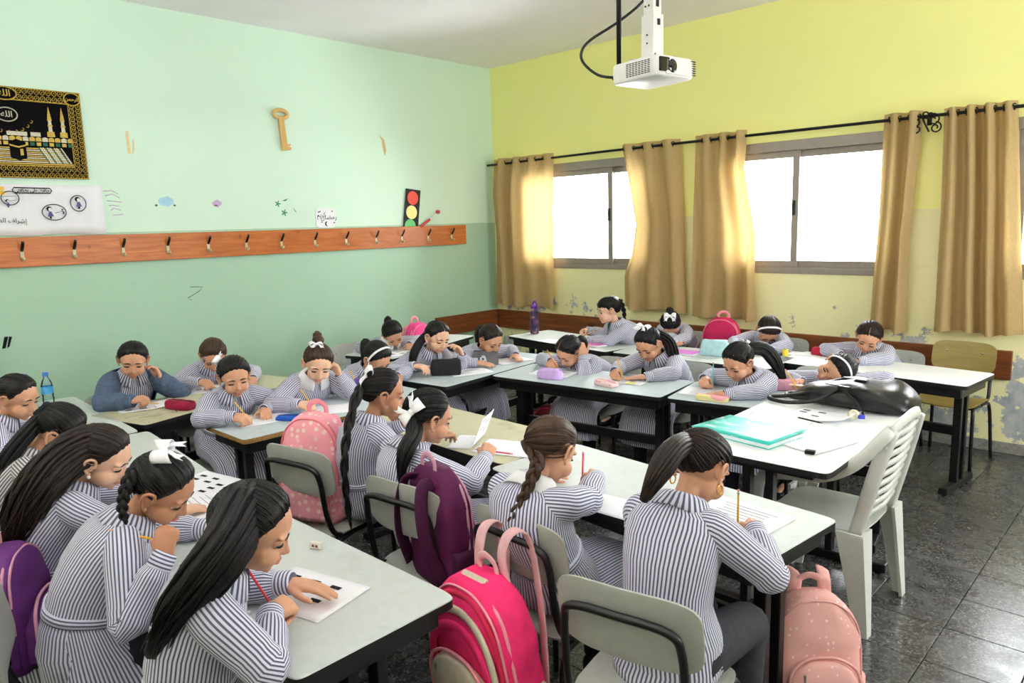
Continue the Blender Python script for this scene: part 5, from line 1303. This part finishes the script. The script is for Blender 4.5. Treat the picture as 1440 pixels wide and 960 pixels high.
# ---------------------------------------------------------------- backpacks (local: +y front pocket, -y straps, base at z=0)
def dots(name, base, dot, scale=38, thr=.28):
    t = NT(name).set(.75, .3); v = t.node('ShaderNodeTexVoronoi'); v.inputs['Scale'].default_value = scale; v.inputs['Randomness'].default_value = .55
    t.link(t.obj(), v.inputs['Vector']); t.col(t.ramp(v.outputs['Distance'], [(thr-.03, dot), (thr, base)])); t.bump(t.noise(300, 2, t.obj()), .1, .003); return t.m
def fabric(name, rgb, var=.10): return plain('fabric_'+name, lin(*rgb), .75, .3, var=var, scale=25, bump=.15)
def backpack(label, loc, yaw, w, h, d, body, pocket, strap, trim, tilt=(0, 0), handle=True, bottle=None, loops=None, group='school backpacks', side=True, straps=True, grab=None):
    root = empty('backpack', loc); root.rotation_euler = (R(tilt[0]), R(tilt[1]), R(yaw-90)); tag(root, label, 'backpack', group)
    def prof(z):
        t = z/h; top = max(0, (t-.62)/.38); bot = max(0, (.08-t)/.08)
        return (w/2*math.sqrt(max(.02, 1-(top*.93)**2.3))*(1-.10*bot), d/2*(1-.42*top**1.6)*(1-.12*bot), -d*.10*top)
    mb = MB(); rg = []
    for z in np.linspace(0, h, 22):
        a, b_, o = prof(z); rr = np.array(sq(a, b_, 44, 4.2))+A(0, o, z)
        for q in rr: q += A(nz(q, 14, h), nz(q, 14, w+3), 0)*.010*(.2 < z/h < .95)
        rg.append(rr)
    mb.loft(rg); mb.build('main_compartment', body, root)
    # front pocket
    ph, pw = h*.55, w*.84; mb = MB(); rg = []
    for k, z in enumerate(np.linspace(.03, ph, 14)):
        t = z/ph; top = max(0, (t-.6)/.4); a = pw/2*math.sqrt(max(.03, 1-(top*.95)**2.2)); dd = .040*(1-.55*top**2)
        rg.append(np.array(sq(a, dd, 36, 3.4))+A(0, d/2*(.93)+.008, z))
    mb.loft(rg); mb.build('front_pocket', pocket, root)
    def arch(a, hh, y, r_, z0=.05):
        pts = [A(-a, y, z0), A(-a, y, hh*.62), A(-a*.86, y-.004, hh*.85), A(-a*.45, y-.010, hh*.975), A(0, y-.012, hh), A(a*.45, y-.010, hh*.975), A(a*.86, y-.004, hh*.85), A(a, y, hh*.62), A(a, y, z0)]
        m_ = MB(); m_.tube(cr(pts, 4), r_, 6); return m_
    arch(pw/2*1.0, ph+.012, d/2+.022, .0055).build('piping', trim, root)
    arch(w/2*.985, h*.985, d*.16, .0055).build('piping', trim, root)
    arch(w/2*.985, h*.97, d*.30, .004).build('zipper', trim, root)
    MB().box((pw*.30, d/2+.034, ph*.80), (.008, .006, .03), bev=.002).build('zip_pull', M['chrome'], root)
    if handle:
        hh = MB(); hh.tube(cr([A(-.045, -d*.30, h*.985), A(-.04, -d*.30, h+.03), A(0, -d*.30, h+.048), A(.04, -d*.30, h+.03), A(.045, -d*.30, h*.985)], 4), [(.004, .012)]*17, 8, up=(0, 1, 0)); hh.build('grab_handle', grab or strap, root)
    if straps:
        for s in (-1, 1):
            p = [A(s*w*.17, -d*.40, h*.90), A(s*w*.20, -d*.5-.035, h*.90), A(s*w*.26, -d*.5-.055, h*.68), A(s*w*.32, -d*.5-.045, h*.40), A(s*w*.40, -d*.48, h*.10)]
            if loops: p = [A(s*w*.20, -d*.35, h*.93), *[A(s*x, y, z) for x, y, z in loops], A(s*w*.36, -d*.48, h*.12)]
            MB().tube(cr(p, 5), [(.005, .024)]*((len(p)-1)*5+1), 10, up=(0, 1, 0)).build('shoulder_strap', strap, root)
    if side:
        for s in (-1, 1):
            mb = MB(); rg = []
            for t in np.linspace(0, 1, 6):
                rg.append(np.array(sq(.022+.004*t, d*.34, 24, 3))+A(s*(w/2-.004), 0, .03+h*.30*t))
            mb.loft(rg); sp = mb.build('side_pocket', pocket, root)
            if bottle and s == bottle[0]:
                bm_ = MB(); cx = s*(w/2+.012)
                bm_.tube([A(cx, 0, .06), A(cx, 0, .22), A(cx, 0, .235), A(cx, 0, .245)], [.028, .030, .022, .018], 14, mi=0); bm_.tube([A(cx, 0, .243), A(cx, 0, .285), A(cx, 0, .29)], [.022, .022, .016], 14, mi=1)
                bo = bm_.build('drink_bottle', [bottle[1], bottle[2]], None); bo.matrix_world = Matrix.Translation(root.location) @ root.rotation_euler.to_matrix().to_4x4(); tag(bo, bottle[3], 'bottle')
    return root
pale_pink = dots('pale_pink_print', lin(240, 160, 172), lin(250, 214, 208), 30, .33); rose = fabric('rose', (236, 150, 165)); salmon = fabric('salmon', (226, 120, 130))
backpack('pale pink patterned backpack between the braided girl and her chair', (3.19, -4.37, .435), -66, .29, .47, .15, pale_pink, pale_pink, rose, salmon, bottle=(-1, salmon, fabric('coral_cap', (220, 90, 96)), 'pink drink bottle in the side pocket of pale pink backpack'))
plum = fabric('plum', (84, 24, 68)); pinkish = fabric('dusty_pink', (206, 150, 170)); plum2 = fabric('plum_dark', (66, 18, 54))
backpack('dark purple backpack with pink piping on the bow girl\'s chair', (4.05, -4.385, .43), 80, .31, .43, .13, plum, plum2, plum2, pinkish, grab=pinkish)
hot = fabric('hot_pink', (232, 44, 110)); stone = fabric('stone', (206, 196, 176)); palep = fabric('pale_strap', (222, 176, 180)); red = fabric('crimson', (196, 34, 72))
b8 = backpack('hot pink backpack with beige panels hanging from a chair back', (4.545, -4.60, .22), -100, .37, .46, .19, hot, stone, palep, rose, tilt=(-6, 6), loops=[(.060, -.075, .51), (.062, -.105, .562), (.066, -.150, .565), (.072, -.175, .50), (.10, -.15, .30)])
for k_, (a_, h_, y_, r_, mt) in enumerate(((.158, .335, .098, .017, hot), (.172, .385, .088, .014, stone), (.176, .425, .066, .010, red))):
    pts = [A(-a_, y_, .04), A(-a_, y_, h_*.60), A(-a_*.84, y_-.004, h_*.85), A(-a_*.44, y_-.014, h_*.97), A(0, y_-.018, h_), A(a_*.44, y_-.014, h_*.97), A(a_*.84, y_-.004, h_*.85), A(a_, y_, h_*.60), A(a_, y_, .04)]
    MB().tube(cr(pts, 4), [(r_, .008)]*33, 8, up=(-1, 0, 0)).build('panel_band', mt, b8)
MB().box((0, .005, .448), (.13, .05, .022), M=Rx(R(-28)), bev=.008).build('top_patch', stone, b8)
lpk = dots('light_pink_dotted', lin(232, 176, 170), lin(246, 220, 214), 42, .20); lpk2 = fabric('light_pink', (226, 168, 164))
backpack('light pink dotted backpack standing on the floor at right desk end', (5.13, -3.66, 0.0), -48, .28, .43, .15, lpk, lpk, lpk2, lpk2, tilt=(5, 0), loops=[(.05, -.05, .47), (.08, -.14, .46), (.10, -.15, .33)])
prp = fabric('purple', (92, 40, 110))
backpack('purple backpack with pink trim at the left bottom frame edge', (3.45, -5.565, .432), 58, .27, .355, .13, prp, prp, lpk2, pinkish, bottle=(1, flat('dark_cola', (30, 18, 34), .15), flat('red_cap', (206, 40, 34), .35), 'dark drink bottle with red cap in the purple backpack'))
backpack('magenta backpack on a chair at the window wall', (3.06, -.42, .44), -80, .30, .44, .15, fabric('magenta', (206, 40, 96)), fabric('magenta', (206, 40, 96)), rose, rose)
backpack('bright pink backpack behind the girl laying her head down', (1.05, -2.03, .44), 10, .28, .44, .15, fabric('bright_pink', (232, 70, 140)), fabric('bright_pink', (232, 70, 140)), rose, rose)
backpack('dark red backpack standing under the middle desk', (2.72, -2.22, .0), -80, .30, .44, .15, fabric('dark_red', (96, 14, 34)), fabric('wine', (150, 22, 60)), plum2, fabric('magenta', (206, 40, 96)))

# ---------------------------------------------------------------- black tote bag on the teacher desk
leather = plain('black_leather', lin(20, 20, 22), .36, .4, var=.15, scale=20, bump=.25)
hb = empty('handbag', (4.70, -2.16, .742), R(-8)); tag(hb, 'large slouching black leather handbag on the teacher desk', 'handbag')
mb = MB(); rg = []
for t in np.linspace(0, 1, 22):
    x = -.30+.62*t; e = math.sin(PI*min(1, max(0, t*.94+.03)))**.45; hh = .155*(.35+.65*t**.8)*e+.012; dd = .19*(.70+.30*t)*e+.02
    ring = []
    for j in range(40):
        a = 2*PI*j/40; ca, sa = math.cos(a), math.sin(a); ca = math.copysign(abs(ca)**.62, ca); sa = math.copysign(abs(sa)**.7, sa)
        p = A(x, ca*dd, hh*.5+sa*hh*.5+.0)
        k = .011*math.sin(x*24+ca*3+1.5*sa)*(sa > -.2)*(.4+t)+.020*nz(p, 7, 1.0)+.006*nz(p, 20, 3)
        p += A(0, ca, max(0, sa))*k; p[2] = max(.001, p[2]); ring.append(p)
    rg.append(np.array(ring))
mb.loft(rg, V=0); mb.build('body', leather, hb, sub=1)
for dx, dy, k in ((0, 0, 0), (.03, .115, 1)):
    pts = [A(.02+dx, -.15+dy, .11+.02*k), A(-.07+dx, -.215+dy, .04+.03*k), A(-.20+dx, -.255+dy, .014+.008*k), A(-.31+dx, -.24+dy, .012+.003*k), A(-.335+dx, -.19+dy, .012+.003*k), A(-.29+dx, -.145+dy, .014+.01*k), A(-.18+dx, -.125+dy, .045+.03*k), A(-.07+dx, -.10+dy, .10+.02*k)]
    MB().tube(cr(pts, 5), .0105, 8).build('handle', leather, hb)
    for q in (0, -1):
        MB().box(pts[q]+A(.02, 0, .004), (.06, .024, .012), bev=.004).build('handle_tab', leather, hb)
MB().tube(cr([A(.05, -.17, .10), A(.12, -.185, .06), A(.16, -.20, .015), A(.17, -.21, .006)], 4), .006, 6).build('tassel_cord', leather, hb)

# ---------------------------------------------------------------- small things on desks
def thing(name, label, cat, loc, yaw=0, group=None):
    r = empty(name, loc, R(yaw)); return tag(r, label, cat, group)
def case(label, x, y, z, yaw, L, W, Hh, mat, zipm=None, e=5, round_=.25, group='pencil cases on the desks', tagm=None, slump=0.0):
    r = thing('pencil_case', label, 'pencil case', (x, y, z), yaw, group); mb = MB(); rg = []
    for t, k in ((0, .90), (.06, .97), (.25, 1.0), (.6, 1.0-slump*.4), (.85, .93-slump), (.96, .80-slump), (1.0, .62-slump)):
        rr = np.array([A(p[0]*(1-(1-k)*.5), p[1]*k, 0) for p in sq(L/2, W/2, 36, e)])+A(0, 0, Hh*t)
        for q in rr: q += A(0, nz(q, 28, L), nz(q, 20, W)*(t > .3))*.10*min(W, Hh)
        rg.append(rr)
    mb.loft(rg); mb.build('pouch', mat, r)
    MB().tube([A(-L*.46, 0, Hh*.985), A(-L*.2, 0, Hh*1.01), A(L*.2, 0, Hh*1.01), A(L*.46, 0, Hh*.985)], [(.0045, .0025)]*4, 6, up=(0, 1, 0)).build('zipper', zipm or M['edge_black'], r)
    MB().box((L*.47, 0, Hh*.93), (.022, .008, .004), bev=.001).build('zip_pull', zipm or M['chrome'], r)
    return r
Tz = .7015
case('blue pencil case lying at the chipboard desk edge', 2.50, -4.06, Tz, 40, .215, .085, .022, fabric('royal_blue', (24, 84, 180)), M['edge_black'])
case('dark red pencil case with black top beside denim girl', 1.73, -4.36, Tz, 20, .19, .08, .05, fabric('wine_red', (150, 24, 60)), M['edge_black'])
case('large black box-shaped pencil case standing on a desk', 2.27, -2.79, Tz, 44, .205, .075, .105, fabric('black', (30, 31, 34)), M['edge_black'], e=7)
case('lilac pencil case on the middle desk', 2.93, -2.47, Tz, 12, .175, .075, .068, fabric('lilac', (206, 176, 232)), fabric('lilac', (206, 176, 232)), slump=.2)
case('flat pink floral pencil case on the middle desk', 3.34, -2.42, Tz, -10, .165, .075, .032, dots('pink_floral', lin(240, 206, 206), lin(214, 110, 120), 60, .3), rose)
case('pale yellow and pink pencil roll on the desk edge', 4.04, -2.385, Tz, 10, .185, .045, .032, dots('yellow_pink', lin(236, 226, 160), lin(240, 170, 180), 8, .5), rose)
case('dusty pink pencil case behind the teacher desk', 4.25, -1.90, Tz+.004, 20, .17, .075, .06, fabric('mauve_pink', (222, 160, 178)), rose)
case('light blue pencil case on the window desk', 3.38, -1.13, Tz, 8, .21, .085, .115, fabric('ice_blue', (176, 214, 220)), M['chrome'], slump=.1)
case('long dark red pencil case on the right window desk', 4.04, -.70, Tz, -8, .24, .07, .055, fabric('cherry', (180, 30, 60)), M['edge_black'])
gp = thing('pencil_case', 'grey standing pencil case with white swirl emblem', 'pencil case', (2.21, -2.35, Tz), 42, 'pencil cases on the desks')
mb = MB(); mb.loft([np.array([A(x, y, 0) for x, y in ((-.09, -.05), (.09, -.05), (.09, .05), (-.09, .05))]), np.array([A(x, y, .095) for x, y in ((-.088, -.006), (.088, -.006), (.088, .006), (-.088, .006))])], smooth=False); mb.build('pouch', fabric('grey_felt', (104, 104, 106)), gp, bevel=.004)
MB().tube([A(-.088, 0, .097), A(.088, 0, .097)], .004, 6).build('zipper', M['edge_black'], gp)
sw = lambda t, ph: A((.006+.020*t)*math.cos(4.2*t+ph), 0, (.006+.020*t)*math.sin(4.2*t+ph))
mb = MB()
for ph in (0, 2.1, 4.2): mb.tube([A(-.02, -.034, .04)+p+A(0, p[2]*.46, 0) for p in (sw(t, ph) for t in np.linspace(.1, 1, 8))], [.0025, .004, .005, .005, .005, .004, .003, .001], 6, up=(0, 1, 0))
mb.build('swirl_emblem', M['paper'], gp)

# paper sheets
def sheet(label, x, y, yaw, z=Tz, L=.297, W=.21, marks=None, curl=0.0, mat='paper', seed=0):
    r = thing('paper_sheet', label, 'paper', (x, y, z), yaw, 'worksheets on the desks'); rnd = random.Random(seed+int(x*100))
    P = [[A(lerp(-L/2, L/2, j/12), lerp(-W/2, W/2, i/8), .0012+curl*max(0, (j/12-.45))**2*.25+.0012*nz((j*.5, i*.5, seed), 1)) for j in range(13)] for i in range(9)]
    MB().grid(P).build('page', M[mat], r, solid=.0006)
    mb = MB()
    if marks == 'boxes':
        for i in range(3):
            for j in range(4):
                if rnd.random() < .75: mb.box((-L*.32+i*L*.26, -W*.30+j*W*.19, .0024), (L*.12, W*.07, .0006))
    elif marks == 'lines':
        for j in range(7): mb.box((0, -W*.36+j*W*.11, .0024), (L*.70*(.7+.3*rnd.random()), .0018, .0005))
    elif marks == 'title':
        for j in range(2): mb.box((L*.1, W*.28-j*W*.12, .0024), (L*.42, .006, .0005))
        for j in range(3): mb.box((-L*.1, W*.02-j*W*.12, .0024), (L*.30, .002, .0005))
    if mb.v: tag(mb.build('print', M['ink'] if marks == 'boxes' else M['grey_ink'], r), kind='stuff')
    return r
sheet('printed worksheet under the hands of the long-haired girl', 4.235, -5.04, 14, marks='boxes', seed=1)
sheet('worksheet lying in front of the girl with pencil at mouth', 3.70, -4.98, 8, marks='lines', seed=2)
sheet('printed worksheet with black boxes at the far desk edge', 3.13, -4.83, 12, marks='boxes', seed=3)
sheet('white sheet in front of the girl with wavy hair', 3.33, -4.96, -6, marks='lines', seed=4)
sheet('white sheet beside the water bottles at left', 1.18, -4.93, 4, marks='title', seed=5)
sheet('worksheet lying before the girl in denim jacket', 1.50, -4.47, 74, marks='boxes', curl=.1, seed=6)
sheet('worksheet before the brown-haired girl by the wall', 1.36, -3.99, 70, marks='boxes', seed=7)
sheet('white sheet under the smiling girl\'s hands', 2.36, -4.17, 80, seed=8)
sheet('white sheet before the girl resting her head on hand', 2.46, -3.84, 62, seed=9)
sheet('white sheet beside the large black pencil case', 2.33, -2.64, 70, mat='paper', marks='title', seed=10)
sheet('white sheet in front of the girl at grey case', 2.27, -2.16, 84, seed=11)
sheet('sheet under the girl with bowed head', 2.83, -2.32, 10, marks='title', seed=12)
sheet('sheet under the hands of the girl with yellow pencil', 3.35, -2.22, 6, marks='lines', seed=13)
sheet('sheet under the hands of the girl with turquoise pencil', 3.92, -2.22, 12, marks='lines', seed=14)
sheet('plain white sheet lying flat on the cream desk', 3.76, -3.72, 20, seed=15)
sheet('white sheet poking out under the elbow of the braided girl', 4.52, -3.985, 2, L=.21, W=.16, seed=16)
sheet('white sheet before the girl with hoop earring', 4.90, -3.77, -6, marks='lines', seed=17)
sheet('worksheet under the girl bending with pink notebook', 2.12, -1.16, -12, seed=18)
sheet('white sheet near the dark red case by the window', 3.86, -.72, 10, L=.21, W=.15, seed=19)
sheet('white worksheet by the girl laying her head down', 1.32, -2.42, 76, marks='boxes', seed=20)
sheet('white sheet hanging at the corner desk edge', 1.93, -1.30, -8, L=.21, W=.16, seed=21)
# the raised sheet
r = thing('paper_sheet', 'printed sheet lifted in one hand over the cream desk', 'paper', (3.60, -3.74, Tz), 30, 'worksheets on the desks')
P = []
for i in range(15):
    t = i/14; a = min(1, max(0, (t-.25)/.5))*R(75); x = -.14+.27*min(t, .45)+(.27*(t-.45)*math.cos(R(68)) if t > .45 else 0); z = .002+(.27*(t-.45)*math.sin(R(68)) if t > .45 else .012*max(0, t-.25)**2*4)
    P.append([A(x, lerp(-.105, .105, j/8), z) for j in range(9)])
MB().grid(P).build('page', M['paper'], r, solid=.0006)
mb = MB()
for k in range(5): 
    q = .06+.022*k; mb.box((-.14+.27*.45+q*math.cos(R(68))-.002, -.04 if k % 2 else .03, .003+q*math.sin(R(68))+.001), (.004, .07, .006), M=Ry(R(-68)))
tag(mb.build('print', M['ink'], r), kind='stuff')

# teacher desk things
Dz = .742
nb = thing('notebook', 'turquoise and white exercise notebook on the teacher desk', 'notebook', (4.54, -2.98, Dz), -9)
cover = NT('turquoise_cover').set(.35, .5); _n = cover.noise(6, 5, cover.obj(), .6, (1, 2.2, 1), 1.2); cover.col(cover.ramp(_n, [(.38, lin(40, 196, 184)), (.55, lin(70, 208, 196)), (.60, lin(222, 240, 240))]))
MB().box((0, 0, .010), (.40, .285, .016), bev=.002).build('pages', M['paper'], nb)
P = [[A(lerp(-.203, .203, j/10), lerp(-.145, .145, i/6), .0195+.010*max(0, (j-7)/3)**2*(i/6)) for j in range(11)] for i in range(7)]
MB().grid(P).build('cover', cover.m, nb, solid=.0016)
P = [[A(lerp(-.203, .203, j/10), lerp(-.146, .146, i/6), .001) for j in range(11)] for i in range(7)]
MB().grid(P).build('back_cover', cover.m, nb, solid=.0014)
sheet('blank white sheet at the near corner of the teacher desk', 4.83, -2.93, 75, z=Dz, seed=30)
sheet('white sheet under the notebook on the teacher desk', 4.55, -2.70, 6, z=Dz, seed=31)
sheet('worksheet with small dark boxes below the black handbag', 4.68, -2.50, -4, z=Dz, marks='boxes', curl=.35, L=.30, W=.21, seed=32)
er = thing('eraser', 'black and white eraser on the teacher desk', 'eraser', (4.865, -3.087, Dz), 8)
MB().box((0, .012, .007), (.036, .026, .014), bev=.002).build('rubber', M['paper'], er); MB().box((0, -.012, .007), (.037, .024, .0145), bev=.001).build('sleeve', M['ink'], er)
er = thing('eraser', 'small white printed eraser on the nearest desk', 'eraser', (4.005, -4.865, Tz), 20)
MB().box((0, 0, .011), (.042, .014, .022), bev=.002).build('rubber', flat('eraser_white', (226, 222, 212), .6), er)
mb = MB(); mb.box((-.006, -.0073, .011), (.008, .001, .008)); mb.box((.008, -.0073, .011), (.008, .001, .008)); tag(mb.build('print', flat('eraser_print', (120, 60, 50), .6), er), kind='stuff')
cl = thing('tape_roll', 'blue tape dispenser on a worksheet beside the handbag', 'tape', (4.83, -2.50, Dz+.012), 30)
MB().tube([A(.018*math.cos(a), 0, .019+.018*math.sin(a)) for a in np.linspace(0, 2*PI, 19)], [(.004, .008)]*19, 8, up=(0, 1, 0), caps=False).build('roll', flat('tape_roll_clear', (214, 206, 180), .3), cl)
MB().box((.035, 0, .010), (.03, .02, .018), bev=.003).build('cutter', flat('cutter_blue', (50, 60, 190), .4), cl)
pn = MB().tube([A(0, 0, .005), A(.11, .0, .005), A(.13, 0, .005)], [.004, .004, .001], 8).build('pen', M['ink']); pn.location = (4.62, -2.62, Dz+.004); pn.rotation_euler = (0, 0, R(-14)); tag(pn, 'thin black pen above the notebook on teacher desk', 'pen')

# bottles, cups, notebooks on the desks
def water_bottle(label, x, y):
    r = thing('water_bottle', label, 'bottle', (x, y, Tz), 0, 'clear water bottles')
    rg = [(.0, .026), (.004, .031), (.05, .032), (.06, .030), (.07, .032), (.125, .032), (.15, .026), (.172, .014), (.185, .0135)]
    MB().tube([A(0, 0, z) for z, _ in rg], [q for _, q in rg], 18, up=(1, 0, 0)).build('bottle_body', M['clear_pet'], r)
    MB().tube([A(0, 0, .078), A(0, 0, .122)], .0328, 18, up=(1, 0, 0), caps=False).build('label', flat('bottle_label_blue', (70, 160, 216), .35), r)
    MB().tube([A(0, 0, .183), A(0, 0, .186), A(0, 0, .204), A(0, 0, .206)], [.0145, .0165, .0165, .013], 16, up=(1, 0, 0)).build('cap', flat('bottle_cap_blue', (60, 120, 214), .4), r)
    return r
water_bottle('clear water bottle with blue cap, standing free beside the girl', .99, -4.84); water_bottle('clear water bottle half hidden behind the girl\'s face', .97, -4.94)
pb = thing('drink_flask', 'tall dark purple patterned flask on the corner desk', 'bottle', (1.52, -1.05, Tz))
fl_ = NT('flask_print').set(.3, .5); _n = fl_.noise(22, 4, fl_.obj()); fl_.col(fl_.ramp(_n, [(.42, lin(36, 24, 54)), (.56, lin(90, 50, 110)), (.66, lin(180, 150, 120))]))
MB().tube([A(0, 0, z) for z in (0, .006, .20, .225, .235)], [.036, .040, .040, .030, .028], 20, up=(1, 0, 0)).build('body', fl_.m, pb)
MB().tube([A(0, 0, .235), A(0, 0, .262), A(0, 0, .268)], [.031, .030, .022], 18, up=(1, 0, 0)).build('lid', flat('violet_lid', (112, 50, 160), .35), pb)
MB().tube(cr([A(.028, 0, .20), A(.036, 0, .25), A(.022, 0, .29), A(0, 0, .295), A(-.016, 0, .268)], 4), [(.005, .010)]*17, 8, up=(0, 1, 0)).build('carry_loop', flat('violet_lid', (112, 50, 160), .35), pb)
cp = thing('pencil_cup', 'purple plastic cup beside the girl with headband', 'cup', (2.30, -3.50, Tz)); vio = flat('purple_plastic', (104, 60, 168), .35)
MB().tube([A(0, 0, 0), A(0, 0, .004), A(0, 0, .10), A(0, 0, .101), A(0, 0, .012)], [.026, .030, .040, .037, .027], 22, up=(1, 0, 0), caps=True).build('cup_wall', vio, cp)
pr = thing('pencil', 'yellow pencil standing in the purple cup', 'pencil', (2.305, -3.505, Tz+.014)); _d = nrm(A(-.30, -.22, .8))
MB().tube([_d*0, _d*.15], .0036, 6).build('shaft', flat('pencil_240_184_40', (240, 184, 40), .35), pr); MB().tube([_d*.15, _d*.168], [.0036, .0006], 6).build('point', flat('bare_wood', (216, 178, 128), .7), pr)
lb_ = thing('water_bottle', 'clear bottle with purple cap lying on its side', 'bottle', (2.19, -2.52, Tz+.026), 48)
MB().tube([A(-.15, 0, 0), A(-.146, 0, 0), A(-.04, 0, 0), A(-.012, 0, 0), A(0, 0, 0)], [.02, .026, .026, .013, .012], 16).build('bottle_body', M['clear_pet'], lb_); MB().tube([A(0, 0, 0), A(.002, 0, 0), A(.022, 0, 0), A(.024, 0, 0)], [.014, .0165, .0165, .012], 14).build('cap', vio, lb_)
def book(label, x, y, yaw, L, W, T, rgb, z=Tz):
    r = thing('notebook', label, 'notebook', (x, y, z), yaw); MB().box((0, 0, T/2), (L, W, T), bev=.0015).build('pages', M['paper'], r)
    MB().box((0, 0, T+.001), (L+.004, W+.004, .002)).build('cover', flat('book_%d_%d_%d' % rgb, rgb, .4), r); return r
book('pink notebook under the arms of the girl with high braid', 2.36, -1.24, -14, .24, .17, .014, (232, 110, 190))
book('magenta notebook left of the light blue pencil case', 3.16, -1.18, 6, .20, .15, .012, (214, 120, 214))
sh_ = thing('sharpener', 'small yellow pencil sharpener on the right window desk', 'sharpener', (3.80, -.87, Tz), 10)
MB().tube([A(0, 0, 0), A(0, 0, .004), A(0, 0, .046), A(0, 0, .05)], [.018, .021, .021, .017], 16, up=(1, 0, 0)).build('barrel', flat('sharpener_yellow', (240, 206, 50), .35), sh_); MB().tube([A(0, 0, .05), A(0, 0, .056)], .010, 12, up=(1, 0, 0)).build('blade_head', M['chrome'], sh_)
ys = thing('paper_scrap', 'small yellow paper scrap beside the floral case', 'paper', (3.43, -2.29, Tz+.003), 20); MB().box((0, 0, .001), (.06, .045, .0012)).build('page', flat('yellow_paper', (236, 232, 120), .7), ys)
ru = thing('ruler', 'cream ruler under the lying girl\'s hand', 'ruler', (4.36, -1.93, .744), 6); MB().box((0, 0, .003), (.15, .03, .005), bev=.001).build('strip', flat('cream_plastic', (240, 222, 200), .4), ru)
